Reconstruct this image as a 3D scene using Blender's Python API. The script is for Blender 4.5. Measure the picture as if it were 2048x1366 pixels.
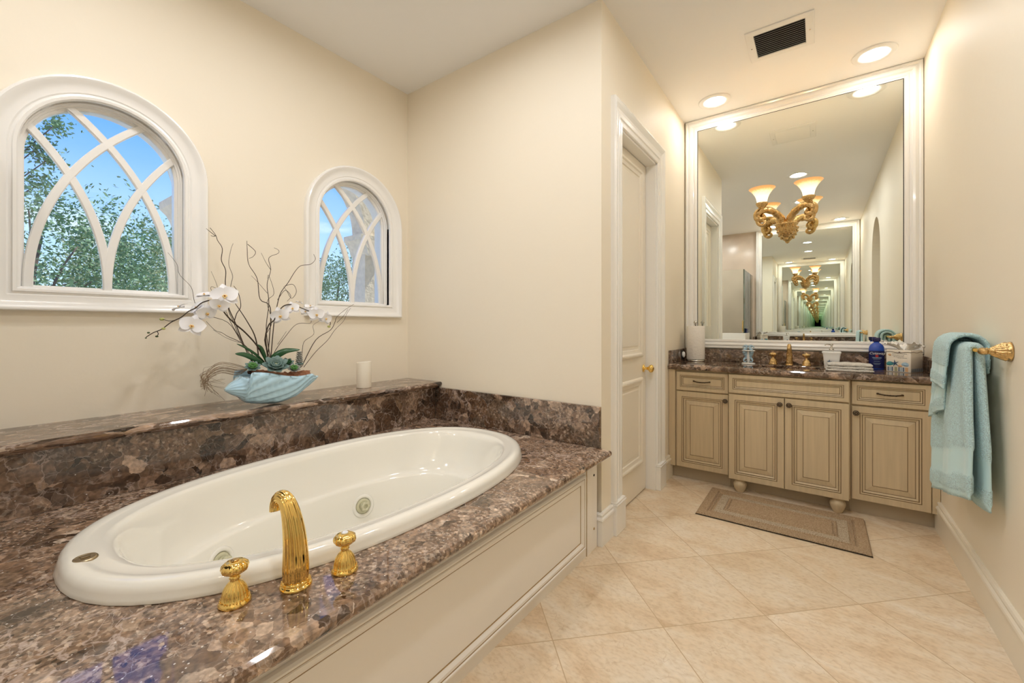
import bpy, bmesh, math, random
from mathutils import Vector, Matrix
random.seed(7)
PI = math.pi
for o in list(bpy.data.objects): bpy.data.objects.remove(o)
C = bpy.context.scene.collection
S = 1.092            # measured units -> metres
sc = bpy.context.scene
# ------------------------------------------------------------------ camera
FPX, CX, HY, EYE = 837.0, 1024.0, 652.0, 1.11
TH = math.atan2(1637 - 1024, FPX)
cam = bpy.data.cameras.new('camera'); co = bpy.data.objects.new('camera', cam); C.objects.link(co)
cam.sensor_width = 36; cam.lens = FPX / 2048 * 36; cam.shift_y = -(683 - HY) / 2048
cam.clip_start = .02; cam.clip_end = 200
co.location = (0, 0, EYE * S); co.rotation_euler = (PI / 2, 0, TH)
sc.camera = co
# ------------------------------------------------------------------ exposure, bounces
vs = sc.view_settings
sc.display_settings.display_device = 'sRGB'
vs.view_transform = 'Standard'; vs.look = 'None'; vs.exposure = 0.16; vs.gamma = 1.0; vs.use_curve_mapping = False
cy = sc.cycles
cy.max_bounces = 28; cy.glossy_bounces = 28; cy.diffuse_bounces = 6; cy.transmission_bounces = 12; cy.transparent_max_bounces = 24
# ------------------------------------------------------------------ sky
W = bpy.data.worlds.new('sky'); sc.world = W; W.use_nodes = True
wn = W.node_tree; wn.nodes.clear()
def wnode(t, **k):
    n = wn.nodes.new(t)
    for a, b in k.items(): setattr(n, a, b)
    return n
tc = wnode('ShaderNodeTexCoord'); sp = wnode('ShaderNodeSeparateXYZ'); wn.links.new(tc.outputs['Generated'], sp.inputs[0])
rp = wnode('ShaderNodeValToRGB'); wn.links.new(sp.outputs['Z'], rp.inputs[0])
e = rp.color_ramp.elements
e[0].position = 0.0; e[0].color = (.62, .80, 1, 1); e[1].position = .62; e[1].color = (.05, .19, .80, 1)
x = e.new(.10); x.color = (.50, .72, 1, 1); x = e.new(.34); x.color = (.13, .36, .95, 1)
mp = wnode('ShaderNodeMapping'); wn.links.new(tc.outputs['Generated'], mp.inputs[0]); mp.inputs['Scale'].default_value = (3, 3, 9); mp.inputs['Rotation'].default_value = (.5, 0, .3)
nz = wnode('ShaderNodeTexNoise'); wn.links.new(mp.outputs[0], nz.inputs[0]); nz.inputs['Scale'].default_value = 1.6; nz.inputs['Detail'].default_value = 8
cr = wnode('ShaderNodeValToRGB'); wn.links.new(nz.outputs[0], cr.inputs[0]); cr.color_ramp.elements[0].position = .60; cr.color_ramp.elements[1].position = .84
mx = wnode('ShaderNodeMixRGB'); wn.links.new(cr.outputs[0], mx.inputs[0]); wn.links.new(rp.outputs[0], mx.inputs[1]); mx.inputs[2].default_value = (.93, .96, 1, 1)
bg = wnode('ShaderNodeBackground'); wn.links.new(mx.outputs[0], bg.inputs[0]); bg.inputs[1].default_value = 1.35
wo = wnode('ShaderNodeOutputWorld'); wn.links.new(bg.outputs[0], wo.inputs[0])
# ------------------------------------------------------------------ sun (from behind the house)
sl = bpy.data.lights.new('sun', 'SUN'); sl.energy = 5.0; sl.angle = .01; sl.color = (1, .95, .85)
so = bpy.data.objects.new('sun', sl); C.objects.link(so); so.rotation_euler = Vector((-.13, -.50, -.82)).to_track_quat('-Z', 'Y').to_euler()
CAN = 175.0; CANV = 62.0           # emission of a recessed lamp lens
SHADE = 1.35          # glow of a sconce shade
# ================================================================== materials
def new(name):
    m = bpy.data.materials.new(name); m.use_nodes = True
    nt = m.node_tree; b = nt.nodes['Principled BSDF']
    return m, nt, b
def col(c): return (c[0], c[1], c[2], 1)
def plain(name, c, rough=.5, metal=0, coat=0, bump=0, bscale=60, var=0, vscale=6, sheen=0, emit=None, es=0):
    m, nt, b = new(name)
    b.inputs['Base Color'].default_value = col(c); b.inputs['Roughness'].default_value = rough; b.inputs['Metallic'].default_value = metal
    b.inputs['Coat Weight'].default_value = coat; b.inputs['Coat Roughness'].default_value = .06
    b.inputs['Sheen Weight'].default_value = sheen
    if emit: b.inputs['Emission Color'].default_value = col(emit); b.inputs['Emission Strength'].default_value = es
    g = nt.nodes.new('ShaderNodeNewGeometry')
    if var:
        n = nt.nodes.new('ShaderNodeTexNoise'); n.inputs['Scale'].default_value = vscale; n.inputs['Detail'].default_value = 5
        nt.links.new(g.outputs['Position'], n.inputs['Vector'])
        r = nt.nodes.new('ShaderNodeMixRGB'); r.inputs[1].default_value = col([k * (1 - var) for k in c]); r.inputs[2].default_value = col([min(1, k * (1 + var)) for k in c])
        nt.links.new(n.outputs[0], r.inputs[0]); nt.links.new(r.outputs[0], b.inputs['Base Color'])
    if bump:
        n = nt.nodes.new('ShaderNodeTexNoise'); n.inputs['Scale'].default_value = bscale; n.inputs['Detail'].default_value = 3
        nt.links.new(g.outputs['Position'], n.inputs['Vector'])
        bp = nt.nodes.new('ShaderNodeBump'); bp.inputs['Strength'].default_value = bump; bp.inputs['Distance'].default_value = .01
        nt.links.new(n.outputs[0], bp.inputs['Height']); nt.links.new(bp.outputs[0], b.inputs['Normal'])
    return m
def ramp(nt, src, stops, interp='LINEAR'):
    r = nt.nodes.new('ShaderNodeValToRGB'); nt.links.new(src, r.inputs[0]); cr = r.color_ramp; cr.interpolation = interp
    while len(cr.elements) < len(stops): cr.elements.new(.5)
    for el, (p, c) in zip(cr.elements, stops): el.position = p; el.color = col(c)
    return r.outputs[0]
def mixc(nt, f, a, b, mode='MIX'):
    n = nt.nodes.new('ShaderNodeMixRGB'); n.blend_type = mode
    for i, x in enumerate((f, a, b)):
        if isinstance(x, (int, float)): n.inputs[i].default_value = x
        elif isinstance(x, tuple): n.inputs[i].default_value = col(x)
        else: nt.links.new(x, n.inputs[i])
    return n.outputs[0]
def marble(name, light=0.0, seed=0.0, rough=.07, stretch=(1, 1, 1)):
    m, nt, b = new(name); L = nt.links.new
    g = nt.nodes.new('ShaderNodeNewGeometry')
    mp = nt.nodes.new('ShaderNodeMapping'); L(g.outputs['Position'], mp.inputs[0]); mp.inputs['Location'].default_value = (seed, seed * .7, seed * 1.3); mp.inputs['Scale'].default_value = stretch
    def noise(sc_, det=4, v=None):
        n = nt.nodes.new('ShaderNodeTexNoise'); n.inputs['Scale'].default_value = sc_; n.inputs['Detail'].default_value = det
        L(v or mp.outputs[0], n.inputs['Vector']); return n
    w = noise(7, 5)
    wv = nt.nodes.new('ShaderNodeVectorMath'); wv.operation = 'MULTIPLY_ADD'; L(w.outputs['Color'], wv.inputs[0]); wv.inputs[1].default_value = (.13, .13, .13); L(mp.outputs[0], wv.inputs[2])
    def voro(sc_, feat='F1', v=None, rnd=1):
        n = nt.nodes.new('ShaderNodeTexVoronoi'); n.feature = feat; n.inputs['Scale'].default_value = sc_; n.inputs['Randomness'].default_value = rnd
        L(v or wv.outputs[0], n.inputs['Vector']); return n
    big = voro(7.5); med = voro(24); sm = voro(95 + 50 * light, v=mp.outputs[0])
    def sep(n):
        s = nt.nodes.new('ShaderNodeSeparateColor'); L(n.outputs['Color'], s.inputs[0]); return s
    dark = [(0, (.035, .022, .015)), (.3, (.085, .052, .032)), (.55, (.16, .10, .062)), (.8, (.10, .085, .07)), (1, (.26, .18, .12))]
    pale = [(0, (.05, .032, .022)), (.2, (.14, .09, .06)), (.42, (.30, .21, .15)), (.62, (.17, .125, .10)), (.82, (.42, .32, .25)), (1, (.70, .62, .54))]
    cb = ramp(nt, sep(big).outputs[0], dark); cm = ramp(nt, sep(med).outputs[1], [(0, (.03, .02, .015)), (.3, (.10, .065, .045)), (.5, (.23, .16, .12)), (.7, (.13, .10, .085)), (.85, (.36, .27, .21)), (1, (.52, .42, .35))] if light < .5 else pale)
    cs = ramp(nt, sep(sm).outputs[0], pale)
    n1 = noise(3.2, 3)
    f1 = ramp(nt, n1.outputs[0], [(.44 - .14 * light, (0, 0, 0)), (.50 - .1 * light, (1, 1, 1))])
    base = mixc(nt, f1, cb, cm)
    n2 = noise(5.5, 4)
    f2 = ramp(nt, n2.outputs[0], [(.50 - .2 * light, (0, 0, 0)), (.62 - .15 * light, (1, 1, 1))])
    f2b = mixc(nt, .55 + .3 * light, (0, 0, 0), f2)
    base = mixc(nt, f2b, base, cs); base = mixc(nt, 1.0, base, (.98, .90, .82) if light < .5 else (1.04, .96, .88), 'MULTIPLY')
    fine = noise(60, 6); ff = ramp(nt, fine.outputs[0], [(.3, (.5, .5, .5)), (.7, (1.45, 1.4, 1.35))])
    base = mixc(nt, 1.0, base, ff, 'MULTIPLY')
    # pale veins along fragment edges
    for s_, wd, st in ((7.5, .012, .55), (24, .022, .45), (13, .008, .7)):
        e_ = voro(s_, 'DISTANCE_TO_EDGE'); k = ramp(nt, e_.outputs['Distance'], [(0, (1, 1, 1)), (wd, (0, 0, 0))])
        nn = noise(4 + s_, 3); kk = ramp(nt, nn.outputs[0], [(.45, (0, 0, 0)), (.6, (1, 1, 1))])
        k2 = mixc(nt, 1.0, k, kk, 'MULTIPLY'); k3 = mixc(nt, st, (0, 0, 0), k2)
        base = mixc(nt, k3, base, (.62, .52, .46))
    wb = noise(11, 7, wv.outputs[0]); wk = ramp(nt, wb.outputs[0], [(.478, (0, 0, 0)), (.497, (1, 1, 1)), (.503, (1, 1, 1)), (.522, (0, 0, 0))])
    wm = noise(2.6, 3); wmk = ramp(nt, wm.outputs[0], [(.47, (0, 0, 0)), (.60, (.75, .75, .75))]); base = mixc(nt, mixc(nt, 1.0, wk, wmk, 'MULTIPLY'), base, (.58, .46, .40))
    sx = voro(60, v=mp.outputs[0]); sd = ramp(nt, sx.outputs['Distance'], [(.10, (1, 1, 1)), (.14, (0, 0, 0))]); sr = ramp(nt, sep(sx).outputs[2], [(.86, (0, 0, 0)), (.88, (1, 1, 1))])
    base = mixc(nt, mixc(nt, 1.0, sd, sr, 'MULTIPLY'), base, (.75, .70, .66))
    L(base, b.inputs['Base Color']); b.inputs['Roughness'].default_value = rough; b.inputs['IOR'].default_value = 1.72; b.inputs['Roughness'].default_value = .035
    return m
def tilefloor():
    m, nt, b = new('travertine_tile'); L = nt.links.new
    g = nt.nodes.new('ShaderNodeNewGeometry'); mp = nt.nodes.new('ShaderNodeMapping'); mp.vector_type = 'TEXTURE'
    T = .592 / math.sqrt(2) * S
    mp.inputs['Location'].default_value = (-.757 * S, 1.869 * S, 0); mp.inputs['Rotation'].default_value = (0, 0, PI / 4); mp.inputs['Scale'].default_value = (T, T, T)
    L(g.outputs['Position'], mp.inputs[0])
    fr = nt.nodes.new('ShaderNodeVectorMath'); fr.operation = 'FRACTION'; L(mp.outputs[0], fr.inputs[0])
    fl = nt.nodes.new('ShaderNodeVectorMath'); fl.operation = 'FLOOR'; L(mp.outputs[0], fl.inputs[0])
    sp_ = nt.nodes.new('ShaderNodeSeparateXYZ'); L(fr.outputs[0], sp_.inputs[0])
    def M(op, a, b_=None):
        n = nt.nodes.new('ShaderNodeMath'); n.operation = op
        for i, x in enumerate((a, b_)):
            if x is None: continue
            if isinstance(x, (int, float)): n.inputs[i].default_value = x
            else: L(x, n.inputs[i])
        return n.outputs[0]
    ex = M('MINIMUM', sp_.outputs[0], M('SUBTRACT', 1, sp_.outputs[0])); ey = M('MINIMUM', sp_.outputs[1], M('SUBTRACT', 1, sp_.outputs[1]))
    ed = M('MINIMUM', ex, ey); gr = M('LESS_THAN', ed, .0042)
    wn_ = nt.nodes.new('ShaderNodeTexWhiteNoise'); L(fl.outputs[0], wn_.inputs[0])
    off = nt.nodes.new('ShaderNodeVectorMath'); off.operation = 'MULTIPLY_ADD'; L(wn_.outputs['Color'], off.inputs[0]); off.inputs[1].default_value = (9, 9, 9); L(g.outputs['Position'], off.inputs[2])
    st = nt.nodes.new('ShaderNodeMapping'); L(off.outputs[0], st.inputs[0]); st.inputs['Scale'].default_value = (1, 1.7, 1); st.inputs['Rotation'].default_value = (0, 0, .6)
    n1 = nt.nodes.new('ShaderNodeTexNoise'); n1.inputs['Scale'].default_value = 3.6; n1.inputs['Detail'].default_value = 9; n1.inputs['Roughness'].default_value = .62; n1.inputs['Distortion'].default_value = .8; L(st.outputs[0], n1.inputs[0])
    c1 = ramp(nt, n1.outputs[0], [(.3, (.66, .50, .33)), (.45, (.76, .62, .45)), (.58, (.80, .69, .54)), (.75, (.85, .77, .66))])
    n2 = nt.nodes.new('ShaderNodeTexNoise'); n2.inputs['Scale'].default_value = 45; n2.inputs['Detail'].default_value = 5; L(st.outputs[0], n2.inputs[0])
    c2 = ramp(nt, n2.outputs[0], [(.33, (.90, .86, .80)), (.5, (1, 1, 1)), (.70, (1.06, 1.05, 1.04))])
    c = mixc(nt, 1.0, c1, c2, 'MULTIPLY')
    tv = ramp(nt, wn_.outputs['Value'], [(0, (.95, .93, .9)), (1, (1.05, 1.05, 1.06))]); c = mixc(nt, 1.0, c, tv, 'MULTIPLY')
    v = nt.nodes.new('ShaderNodeTexNoise'); v.inputs['Scale'].default_value = 2.2; v.inputs['Detail'].default_value = 3; v.inputs['Distortion'].default_value = 2.5; L(st.outputs[0], v.inputs[0])
    vk = ramp(nt, v.outputs[0], [(.495, (0, 0, 0)), (.5, (.45, .45, .45)), (.505, (0, 0, 0))]); c = mixc(nt, vk, c, (.52, .36, .21))
    c = mixc(nt, gr, c, (.55, .40, .24))
    L(c, b.inputs['Base Color']); b.inputs['Roughness'].default_value = .30
    return m
def cabpaint(name, c):
    m, nt, b = new(name); L = nt.links.new
    g = nt.nodes.new('ShaderNodeNewGeometry'); mp = nt.nodes.new('ShaderNodeMapping'); mp.inputs['Scale'].default_value = (60, 60, 3); L(g.outputs['Position'], mp.inputs[0])
    n = nt.nodes.new('ShaderNodeTexNoise'); n.inputs['Scale'].default_value = 1; n.inputs['Detail'].default_value = 4; L(mp.outputs[0], n.inputs[0])
    L(ramp(nt, n.outputs[0], [(.25, tuple(k * .90 for k in c)), (.7, tuple(min(1, k * 1.05) for k in c))]), b.inputs['Base Color']); b.inputs['Roughness'].default_value = .42
    return m
def terry(name, c):
    m, nt, b = new(name); L = nt.links.new
    g = nt.nodes.new('ShaderNodeNewGeometry')
    n = nt.nodes.new('ShaderNodeTexNoise'); n.inputs['Scale'].default_value = 230; n.inputs['Detail'].default_value = 3; L(g.outputs['Position'], n.inputs[0])
    at = nt.nodes.new('ShaderNodeAttribute'); at.attribute_name = 'band'
    inv = nt.nodes.new('ShaderNodeMath'); inv.operation = 'SUBTRACT'; inv.inputs[0].default_value = 1; L(at.outputs['Fac'], inv.inputs[1])
    bp = nt.nodes.new('ShaderNodeBump'); bp.inputs['Distance'].default_value = .008; L(inv.outputs[0], bp.inputs['Strength']); L(n.outputs[0], bp.inputs['Height']); L(bp.outputs[0], b.inputs['Normal'])
    f = ramp(nt, n.outputs[0], [(.3, tuple(k * .72 for k in c)), (.62, tuple(min(1, k * 1.12) for k in c))])
    L(mixc(nt, at.outputs['Fac'], f, tuple(k * .93 for k in c)), b.inputs['Base Color']); b.inputs['Roughness'].default_value = .95; b.inputs['Sheen Weight'].default_value = .3
    return m
def glassmat(name, tint=(.96, .985, .97)):
    m = bpy.data.materials.new(name); m.use_nodes = True; nt = m.node_tree; nt.nodes.clear(); L = nt.links.new
    t = nt.nodes.new('ShaderNodeBsdfTransparent'); t.inputs[0].default_value = col(tint)
    g = nt.nodes.new('ShaderNodeBsdfGlossy'); g.inputs['Roughness'].default_value = 0.0
    f = nt.nodes.new('ShaderNodeFresnel'); f.inputs[0].default_value = 1.45
    x = nt.nodes.new('ShaderNodeMixShader'); o = nt.nodes.new('ShaderNodeOutputMaterial')
    L(f.outputs[0], x.inputs[0]); L(t.outputs[0], x.inputs[1]); L(g.outputs[0], x.inputs[2]); L(x.outputs[0], o.inputs[0])
    return m
def mirrormat():
    m = bpy.data.materials.new('mirror_silver'); m.use_nodes = True; nt = m.node_tree; nt.nodes.clear()
    g = nt.nodes.new('ShaderNodeBsdfGlossy'); g.inputs['Roughness'].default_value = 0.0; g.inputs['Color'].default_value = (.885, .925, .89, 1)
    o = nt.nodes.new('ShaderNodeOutputMaterial'); nt.links.new(g.outputs[0], o.inputs[0]); return m
def emis(name, c, s):
    m = bpy.data.materials.new(name); m.use_nodes = True; nt = m.node_tree; nt.nodes.clear()
    g = nt.nodes.new('ShaderNodeEmission'); g.inputs[0].default_value = col(c); g.inputs[1].default_value = s
    o = nt.nodes.new('ShaderNodeOutputMaterial'); nt.links.new(g.outputs[0], o.inputs[0]); return m
def shademat():
    m, nt, b = new('amber_glass_shade'); L = nt.links.new
    at = nt.nodes.new('ShaderNodeAttribute'); at.attribute_name = 'band'
    g = nt.nodes.new('ShaderNodeNewGeometry'); n = nt.nodes.new('ShaderNodeTexNoise'); n.inputs['Scale'].default_value = 70; L(g.outputs['Position'], n.inputs[0])
    a = nt.nodes.new('ShaderNodeMath'); a.operation = 'MULTIPLY_ADD'; L(n.outputs[0], a.inputs[0]); a.inputs[1].default_value = .35; L(at.outputs['Fac'], a.inputs[2])
    c = ramp(nt, a.outputs[0], [(.25, (1, .88, .66)), (.75, (1, .74, .42)), (1.0, (.86, .45, .16))])
    L(c, b.inputs['Base Color']); L(c, b.inputs['Emission Color']); b.inputs['Roughness'].default_value = .25
    e_ = ramp(nt, at.outputs['Fac'], [(0, (1, 1, 1)), (.6, (.75, .75, .75)), (1, (.38, .38, .38))])
    mu = nt.nodes.new('ShaderNodeMath'); mu.operation = 'MULTIPLY'; L(e_, mu.inputs[0]); mu.inputs[1].default_value = SHADE; L(mu.outputs[0], b.inputs['Emission Strength'])
    return m
def rugmat():
    m, nt, b = new('rug_pile'); L = nt.links.new
    g = nt.nodes.new('ShaderNodeNewGeometry'); n = nt.nodes.new('ShaderNodeTexNoise'); n.inputs['Scale'].default_value = 260; n.inputs['Detail'].default_value = 2; L(g.outputs['Position'], n.inputs[0])
    at = nt.nodes.new('ShaderNodeAttribute'); at.attribute_name = 'band'
    w = nt.nodes.new('ShaderNodeTexWave'); w.inputs['Scale'].default_value = 42; w.inputs['Distortion'].default_value = 3; w.inputs['Detail'].default_value = 2; mp = nt.nodes.new('ShaderNodeMapping'); mp.inputs['Rotation'].default_value = (0, 0, .9); L(g.outputs['Position'], mp.inputs[0]); L(mp.outputs[0], w.inputs[0])
    c = ramp(nt, n.outputs[0], [(.3, (.26, .17, .09)), (.5, (.44, .31, .19)), (.7, (.56, .43, .29))])
    c2 = ramp(nt, w.outputs[0], [(.15, (.28, .20, .12)), (.5, (.56, .46, .33)), (1, (.62, .53, .40))])
    L(mixc(nt, at.outputs['Fac'], c, c2), b.inputs['Base Color']); b.inputs['Roughness'].default_value = 1
    bp = nt.nodes.new('ShaderNodeBump'); bp.inputs['Distance'].default_value = .006; bp.inputs['Strength'].default_value = .8; L(n.outputs[0], bp.inputs['Height']); L(bp.outputs[0], b.inputs['Normal'])
    return m
M = dict(
    wall=plain('cream_wall_paint', (.89, .818, .685), .55, bump=.05, bscale=35),
    ceil=plain('white_ceiling_paint', (.90, .90, .90), .7),
    trim=plain('white_gloss_trim', (.92, .91, .885), .22, coat=.3),
    doorp=plain('cream_door_paint', (.86, .80, .69), .32),
    base=plain('cream_baseboard_paint', (.85, .79, .67), .3),
    cab=cabpaint('tan_glazed_cabinet_paint', (.62, .50, .325)),
    skirt=plain('pale_cream_skirt_paint', (.92, .885, .835), .3),
    glaze=plain('brown_antique_glaze', (.22, .14, .07), .5),
    sglaze=plain('tan_antique_glaze', (.42, .29, .13), .5),
    kick=plain('toe_kick_paint', (.45, .375, .27), .5),
    marb=marble('brown_breccia_marble'), marbL=marble('fine_grained_marble', light=.52, seed=4.1), marbS=marble('shelf_marble', light=.25, seed=9.2, stretch=(1, .45, 1)),
    floor=tilefloor(), shower=plain('shower_stone', (.66, .54, .44), .15, var=.30, vscale=2.2),
    tub=plain('biscuit_acrylic', (.90, .88, .81), .08, coat=.6), jet=plain('jet_plastic', (.62, .60, .42), .3),
    gold=plain('polished_brass', (.93, .66, .22), .06, 1), agold=plain('antique_gold', (.66, .46, .21), .22, 1, bump=.7, bscale=55, var=.45, vscale=55),
    capm=plain('worn_brass_cap', (.42, .34, .22), .3, 1), silver=plain('brushed_nickel', (.62, .60, .56), .25, 1), bronze=plain('dark_bronze', (.10, .07, .045), .35, .9),
    can=emis('lamp_lens_glow', (.99, .985, .99), CAN), canv=emis('vanity_lens_glow', (1, .96, .89), CANV), cantrim=plain('lamp_trim_white', (.86, .86, .85), .35), shade=shademat(),
    vent=plain('vent_white', (.84, .84, .83), .4), dark=plain('dark_void', (.02, .02, .02), .9),
    pane=glassmat('window_glass'), shglass=glassmat('shower_glass', (.96, .985, .975)), gedge=plain('green_glass_edge', (.03, .14, .10), .1),
    mirror=mirrormat(), black=plain('black_edge', (.02, .02, .02), .4),
    stucco=plain('shell_stucco', (.82, .72, .58), .9, bump=.9, bscale=26, var=.2, vscale=26),
    planter=plain('aqua_glazed_ceramic', (.50, .76, .93), .10, coat=.8, var=.05), petal=plain('white_petal', (.90, .90, .93), .5, sheen=.2), lip=plain('yellow_orchid_lip', (.92, .66, .25), .5),
    lipc=plain('orchid_centre_red', (.30, .04, .03), .5), stem=plain('dark_orchid_stem', (.045, .028, .015), .6), bud=plain('green_bud', (.48, .50, .16), .5), dbud=plain('dark_green_bud', (.05, .09, .03), .5),
    leaf=plain('orchid_leaf', (.02, .085, .03), .25), twig=plain('dark_twig', (.06, .038, .025), .8), grass=plain('dried_grass', (.28, .19, .11), .9), moss=plain('rust_moss', (.30, .13, .07), 1, bump=1, bscale=60, var=.4, vscale=50),
    succ=plain('grey_green_succulent', (.16, .25, .23), .45), succc=plain('pale_succulent_heart', (.68, .66, .38), .5), succg=plain('bright_succulent', (.10, .26, .07), .45), succp=plain('purple_grey_succulent', (.30, .30, .27), .5),
    wax=plain('ivory_wax', (.88, .82, .70), .5), towel=terry('aqua_terry', (.58, .82, .86)), wtowel=terry('white_terry', (.86, .83, .76)),
    paper=plain('paper_towel', (.92, .88, .82), .95, bump=.5, bscale=60), tissue=plain('white_tissue', (.95, .93, .89), .9), cer=plain('cream_ceramic', (.84, .77, .66), .2, coat=.5), wcer=plain('white_ceramic', (.86, .86, .85), .15, coat=.5),
    blue=plain('cobalt_plastic', (.008, .075, .50), .12, coat=.6), navy=plain('navy_label', (.006, .012, .10), .25), red=plain('red_print', (.5, .03, .03), .5), white=plain('white_print', (.85, .85, .88), .5),
    teal=plain('teal_glaze', (.05, .30, .33), .3), dblue=plain('deep_blue_glaze', (.02, .08, .17), .3), lblue=plain('pale_blue_glaze', (.36, .52, .64), .3, var=.35, vscale=160), orange=plain('sandy_orange_glaze', (.70, .42, .22), .4), olive=plain('olive_print', (.42, .40, .22), .5), ink=plain('ink', (.06, .05, .05), .6),
    sink=plain('bisque_sink', (.58, .44, .29), .3), rug=rugmat(), rugb=plain('rug_backing', (.05, .035, .02), 1),
    foliage=plain('foliage', (.16, .27, .12), .5, var=.5, vscale=3), foliage2=plain('foliage_olive', (.34, .38, .18), .5, var=.5, vscale=4), bark=plain('bark', (.16, .12, .10), .95), bounce_ground=plain('pale_bounce_paving', (.62, .58, .50), 1, var=.1), outplate=plain('brown_outlet_plate', (.12, .075, .045), .3, bump=.5, bscale=80))
M['foliage'].node_tree.nodes['Principled BSDF'].inputs['Subsurface Weight'].default_value = 0
# ================================================================== mesh helpers
BASE = {}
class MB:
    def __init__(s): s.v = []; s.f = []; s.mi = []; s.sm = []; s.band = {}
    def add(s, vs_, fs, mi=0, sm=False, band=None):
        o = len(s.v); s.v += [tuple(p) for p in vs_]
        for f in fs: s.f.append(tuple(i + o for i in f)); s.mi.append(mi); s.sm.append(sm)
        if band is not None:
            for i, b in enumerate(band): s.band[o + i] = b
        return o
    def box(s, x0, x1, y0, y1, z0, z1, mi=0):
        s.add([(x0, y0, z0), (x1, y0, z0), (x1, y1, z0), (x0, y1, z0), (x0, y0, z1), (x1, y0, z1), (x1, y1, z1), (x0, y1, z1)],
              [(0, 3, 2, 1), (4, 5, 6, 7), (0, 1, 5, 4), (1, 2, 6, 5), (2, 3, 7, 6), (3, 0, 4, 7)], mi)
        return s
    def loft(s, rings, closed=True, cap0=False, cap1=False, mi=0, sm=True, bands=None, mis=None):
        n = len(rings[0]); vs_ = [p for r in rings for p in r]
        fs = []
        for i in range(len(rings) - 1):
            for j in range(n if closed else n - 1):
                k = (j + 1) % n; fs.append((i * n + j, i * n + k, (i + 1) * n + k, (i + 1) * n + j))
        b = None
        if bands is not None: b = [bands[i] for i in range(len(rings)) for _ in range(n)]
        o = s.add(vs_, fs, mi, sm, b)
        if mis:
            q = len(s.f) - len(fs); w = n if closed else n - 1
            for i in range(len(rings) - 1):
                for j in range(w): s.mi[q + i * w + j] = mis[i]
        if cap0: s.f.append(tuple(o + j for j in range(n))[::-1]); s.mi.append(mis[0] if mis else mi); s.sm.append(False)
        if cap1: s.f.append(tuple(o + (len(rings) - 1) * n + j for j in range(n))); s.mi.append(mis[-1] if mis else mi); s.sm.append(False)
        return s
    def lathe(s, prof, c=(0, 0, 0), ax=(0, 0, 1), n=24, mod=None, mi=0, sm=True, cap0=True, cap1=True, bands=None, sc_=(1, 1)):
        ax = Vector(ax).normalized(); u = ax.orthogonal().normalized() if abs(ax.z) < .999 else Vector((1, 0, 0)); w = ax.cross(u); c = Vector(c)
        rings = []
        for i, (r, h) in enumerate(prof):
            rings.append([c + ax * h + u * (math.cos(2 * PI * j / n) * r * sc_[0] * (mod(2 * PI * j / n, i) if mod else 1)) + w * (math.sin(2 * PI * j / n) * r * sc_[1] * (mod(2 * PI * j / n, i) if mod else 1)) for j in range(n)])
        return s.loft(rings, True, cap0, cap1, mi, sm, bands)
    def tube(s, pts, rad, n=8, mi=0, mod=None, flat=1, cap=True, up=None):
        pts = [Vector(p) for p in pts]
        if isinstance(rad, (int, float)): rad = [rad] * len(pts)
        rings = []; prev = None
        for i, p in enumerate(pts):
            t = (pts[min(i + 1, len(pts) - 1)] - pts[max(i - 1, 0)]).normalized()
            if prev is None: u = Vector(up).normalized() if up else t.orthogonal().normalized()
            else: u = prev
            u = (u - t * u.dot(t)).normalized(); w = t.cross(u); prev = u
            rings.append([p + (u * math.cos(2 * PI * j / n) * flat + w * math.sin(2 * PI * j / n)) * rad[i] * (mod(2 * PI * j / n, i / (len(pts) - 1)) if mod else 1) for j in range(n)])
        return s.loft(rings, True, cap, cap, mi, True)
    def sphere(s, c, r, n=14, mi=0, sc_=(1, 1, 1)):
        rings = []
        for i in range(1, n // 2):
            a = PI * i / (n // 2); rings.append([(c[0] + r * sc_[0] * math.sin(a) * math.cos(2 * PI * j / n), c[1] + r * sc_[1] * math.sin(a) * math.sin(2 * PI * j / n), c[2] + r * sc_[2] * math.cos(a)) for j in range(n)])
        return s.loft(rings, True, True, True, mi, True)
    def rects(s, o, u, v, nrm, W_, H, steps, back=True):
        """concentric mitred rectangle rings: steps = (inset, height, material of the band that leads to it)"""
        o, u, v, nrm = map(Vector, (o, u, v, nrm)); rings = []
        for (d, h, *_) in steps:
            dx, dy = (d if isinstance(d, tuple) else (d, d))
            rings.append([o + u * dx + v * dy + nrm * h, o + u * (W_ - dx) + v * dy + nrm * h, o + u * (W_ - dx) + v * (H - dy) + nrm * h, o + u * dx + v * (H - dy) + nrm * h])
        mis = [(st[2] if len(st) > 2 else 0) for st in steps[1:]]
        s.loft(rings, True, back, True, 0, False, mis=mis); s.mi[-1] = 0
        if back: s.mi[-2] = 0
        return s
    def build(s, name, mat, parent=None, base=None, bevel=0, recalc=True):
        me = bpy.data.meshes.new(name); b = Vector(base) if base is not None else (BASE[parent.name] if parent else Vector((0, 0, 0)))
        me.from_pydata([((Vector(p) - b) * S)[:] for p in s.v], [], s.f)
        for i, p in enumerate(me.polygons): p.material_index = s.mi[i]; p.use_smooth = s.sm[i]
        for m in (mat if isinstance(mat, (list, tuple)) else [mat]): me.materials.append(m)
        if s.band:
            a = me.attributes.new('band', 'FLOAT', 'POINT')
            for i, v in s.band.items(): a.data[i].value = v
        if recalc:
            bm = bmesh.new(); bm.from_mesh(me); bmesh.ops.recalc_face_normals(bm, faces=bm.faces); bm.to_mesh(me); bm.free()
        o = bpy.data.objects.new(name, me); C.objects.link(o); BASE[o.name] = b
        if parent: o.parent = parent; o.location = (b - BASE[parent.name]) * S
        else: o.location = b * S
        if bevel:
            md = o.modifiers.new('bevel', 'BEVEL'); md.width = bevel * S; md.segments = 2; md.limit_method = 'ANGLE'; md.angle_limit = .6
        return o
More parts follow.
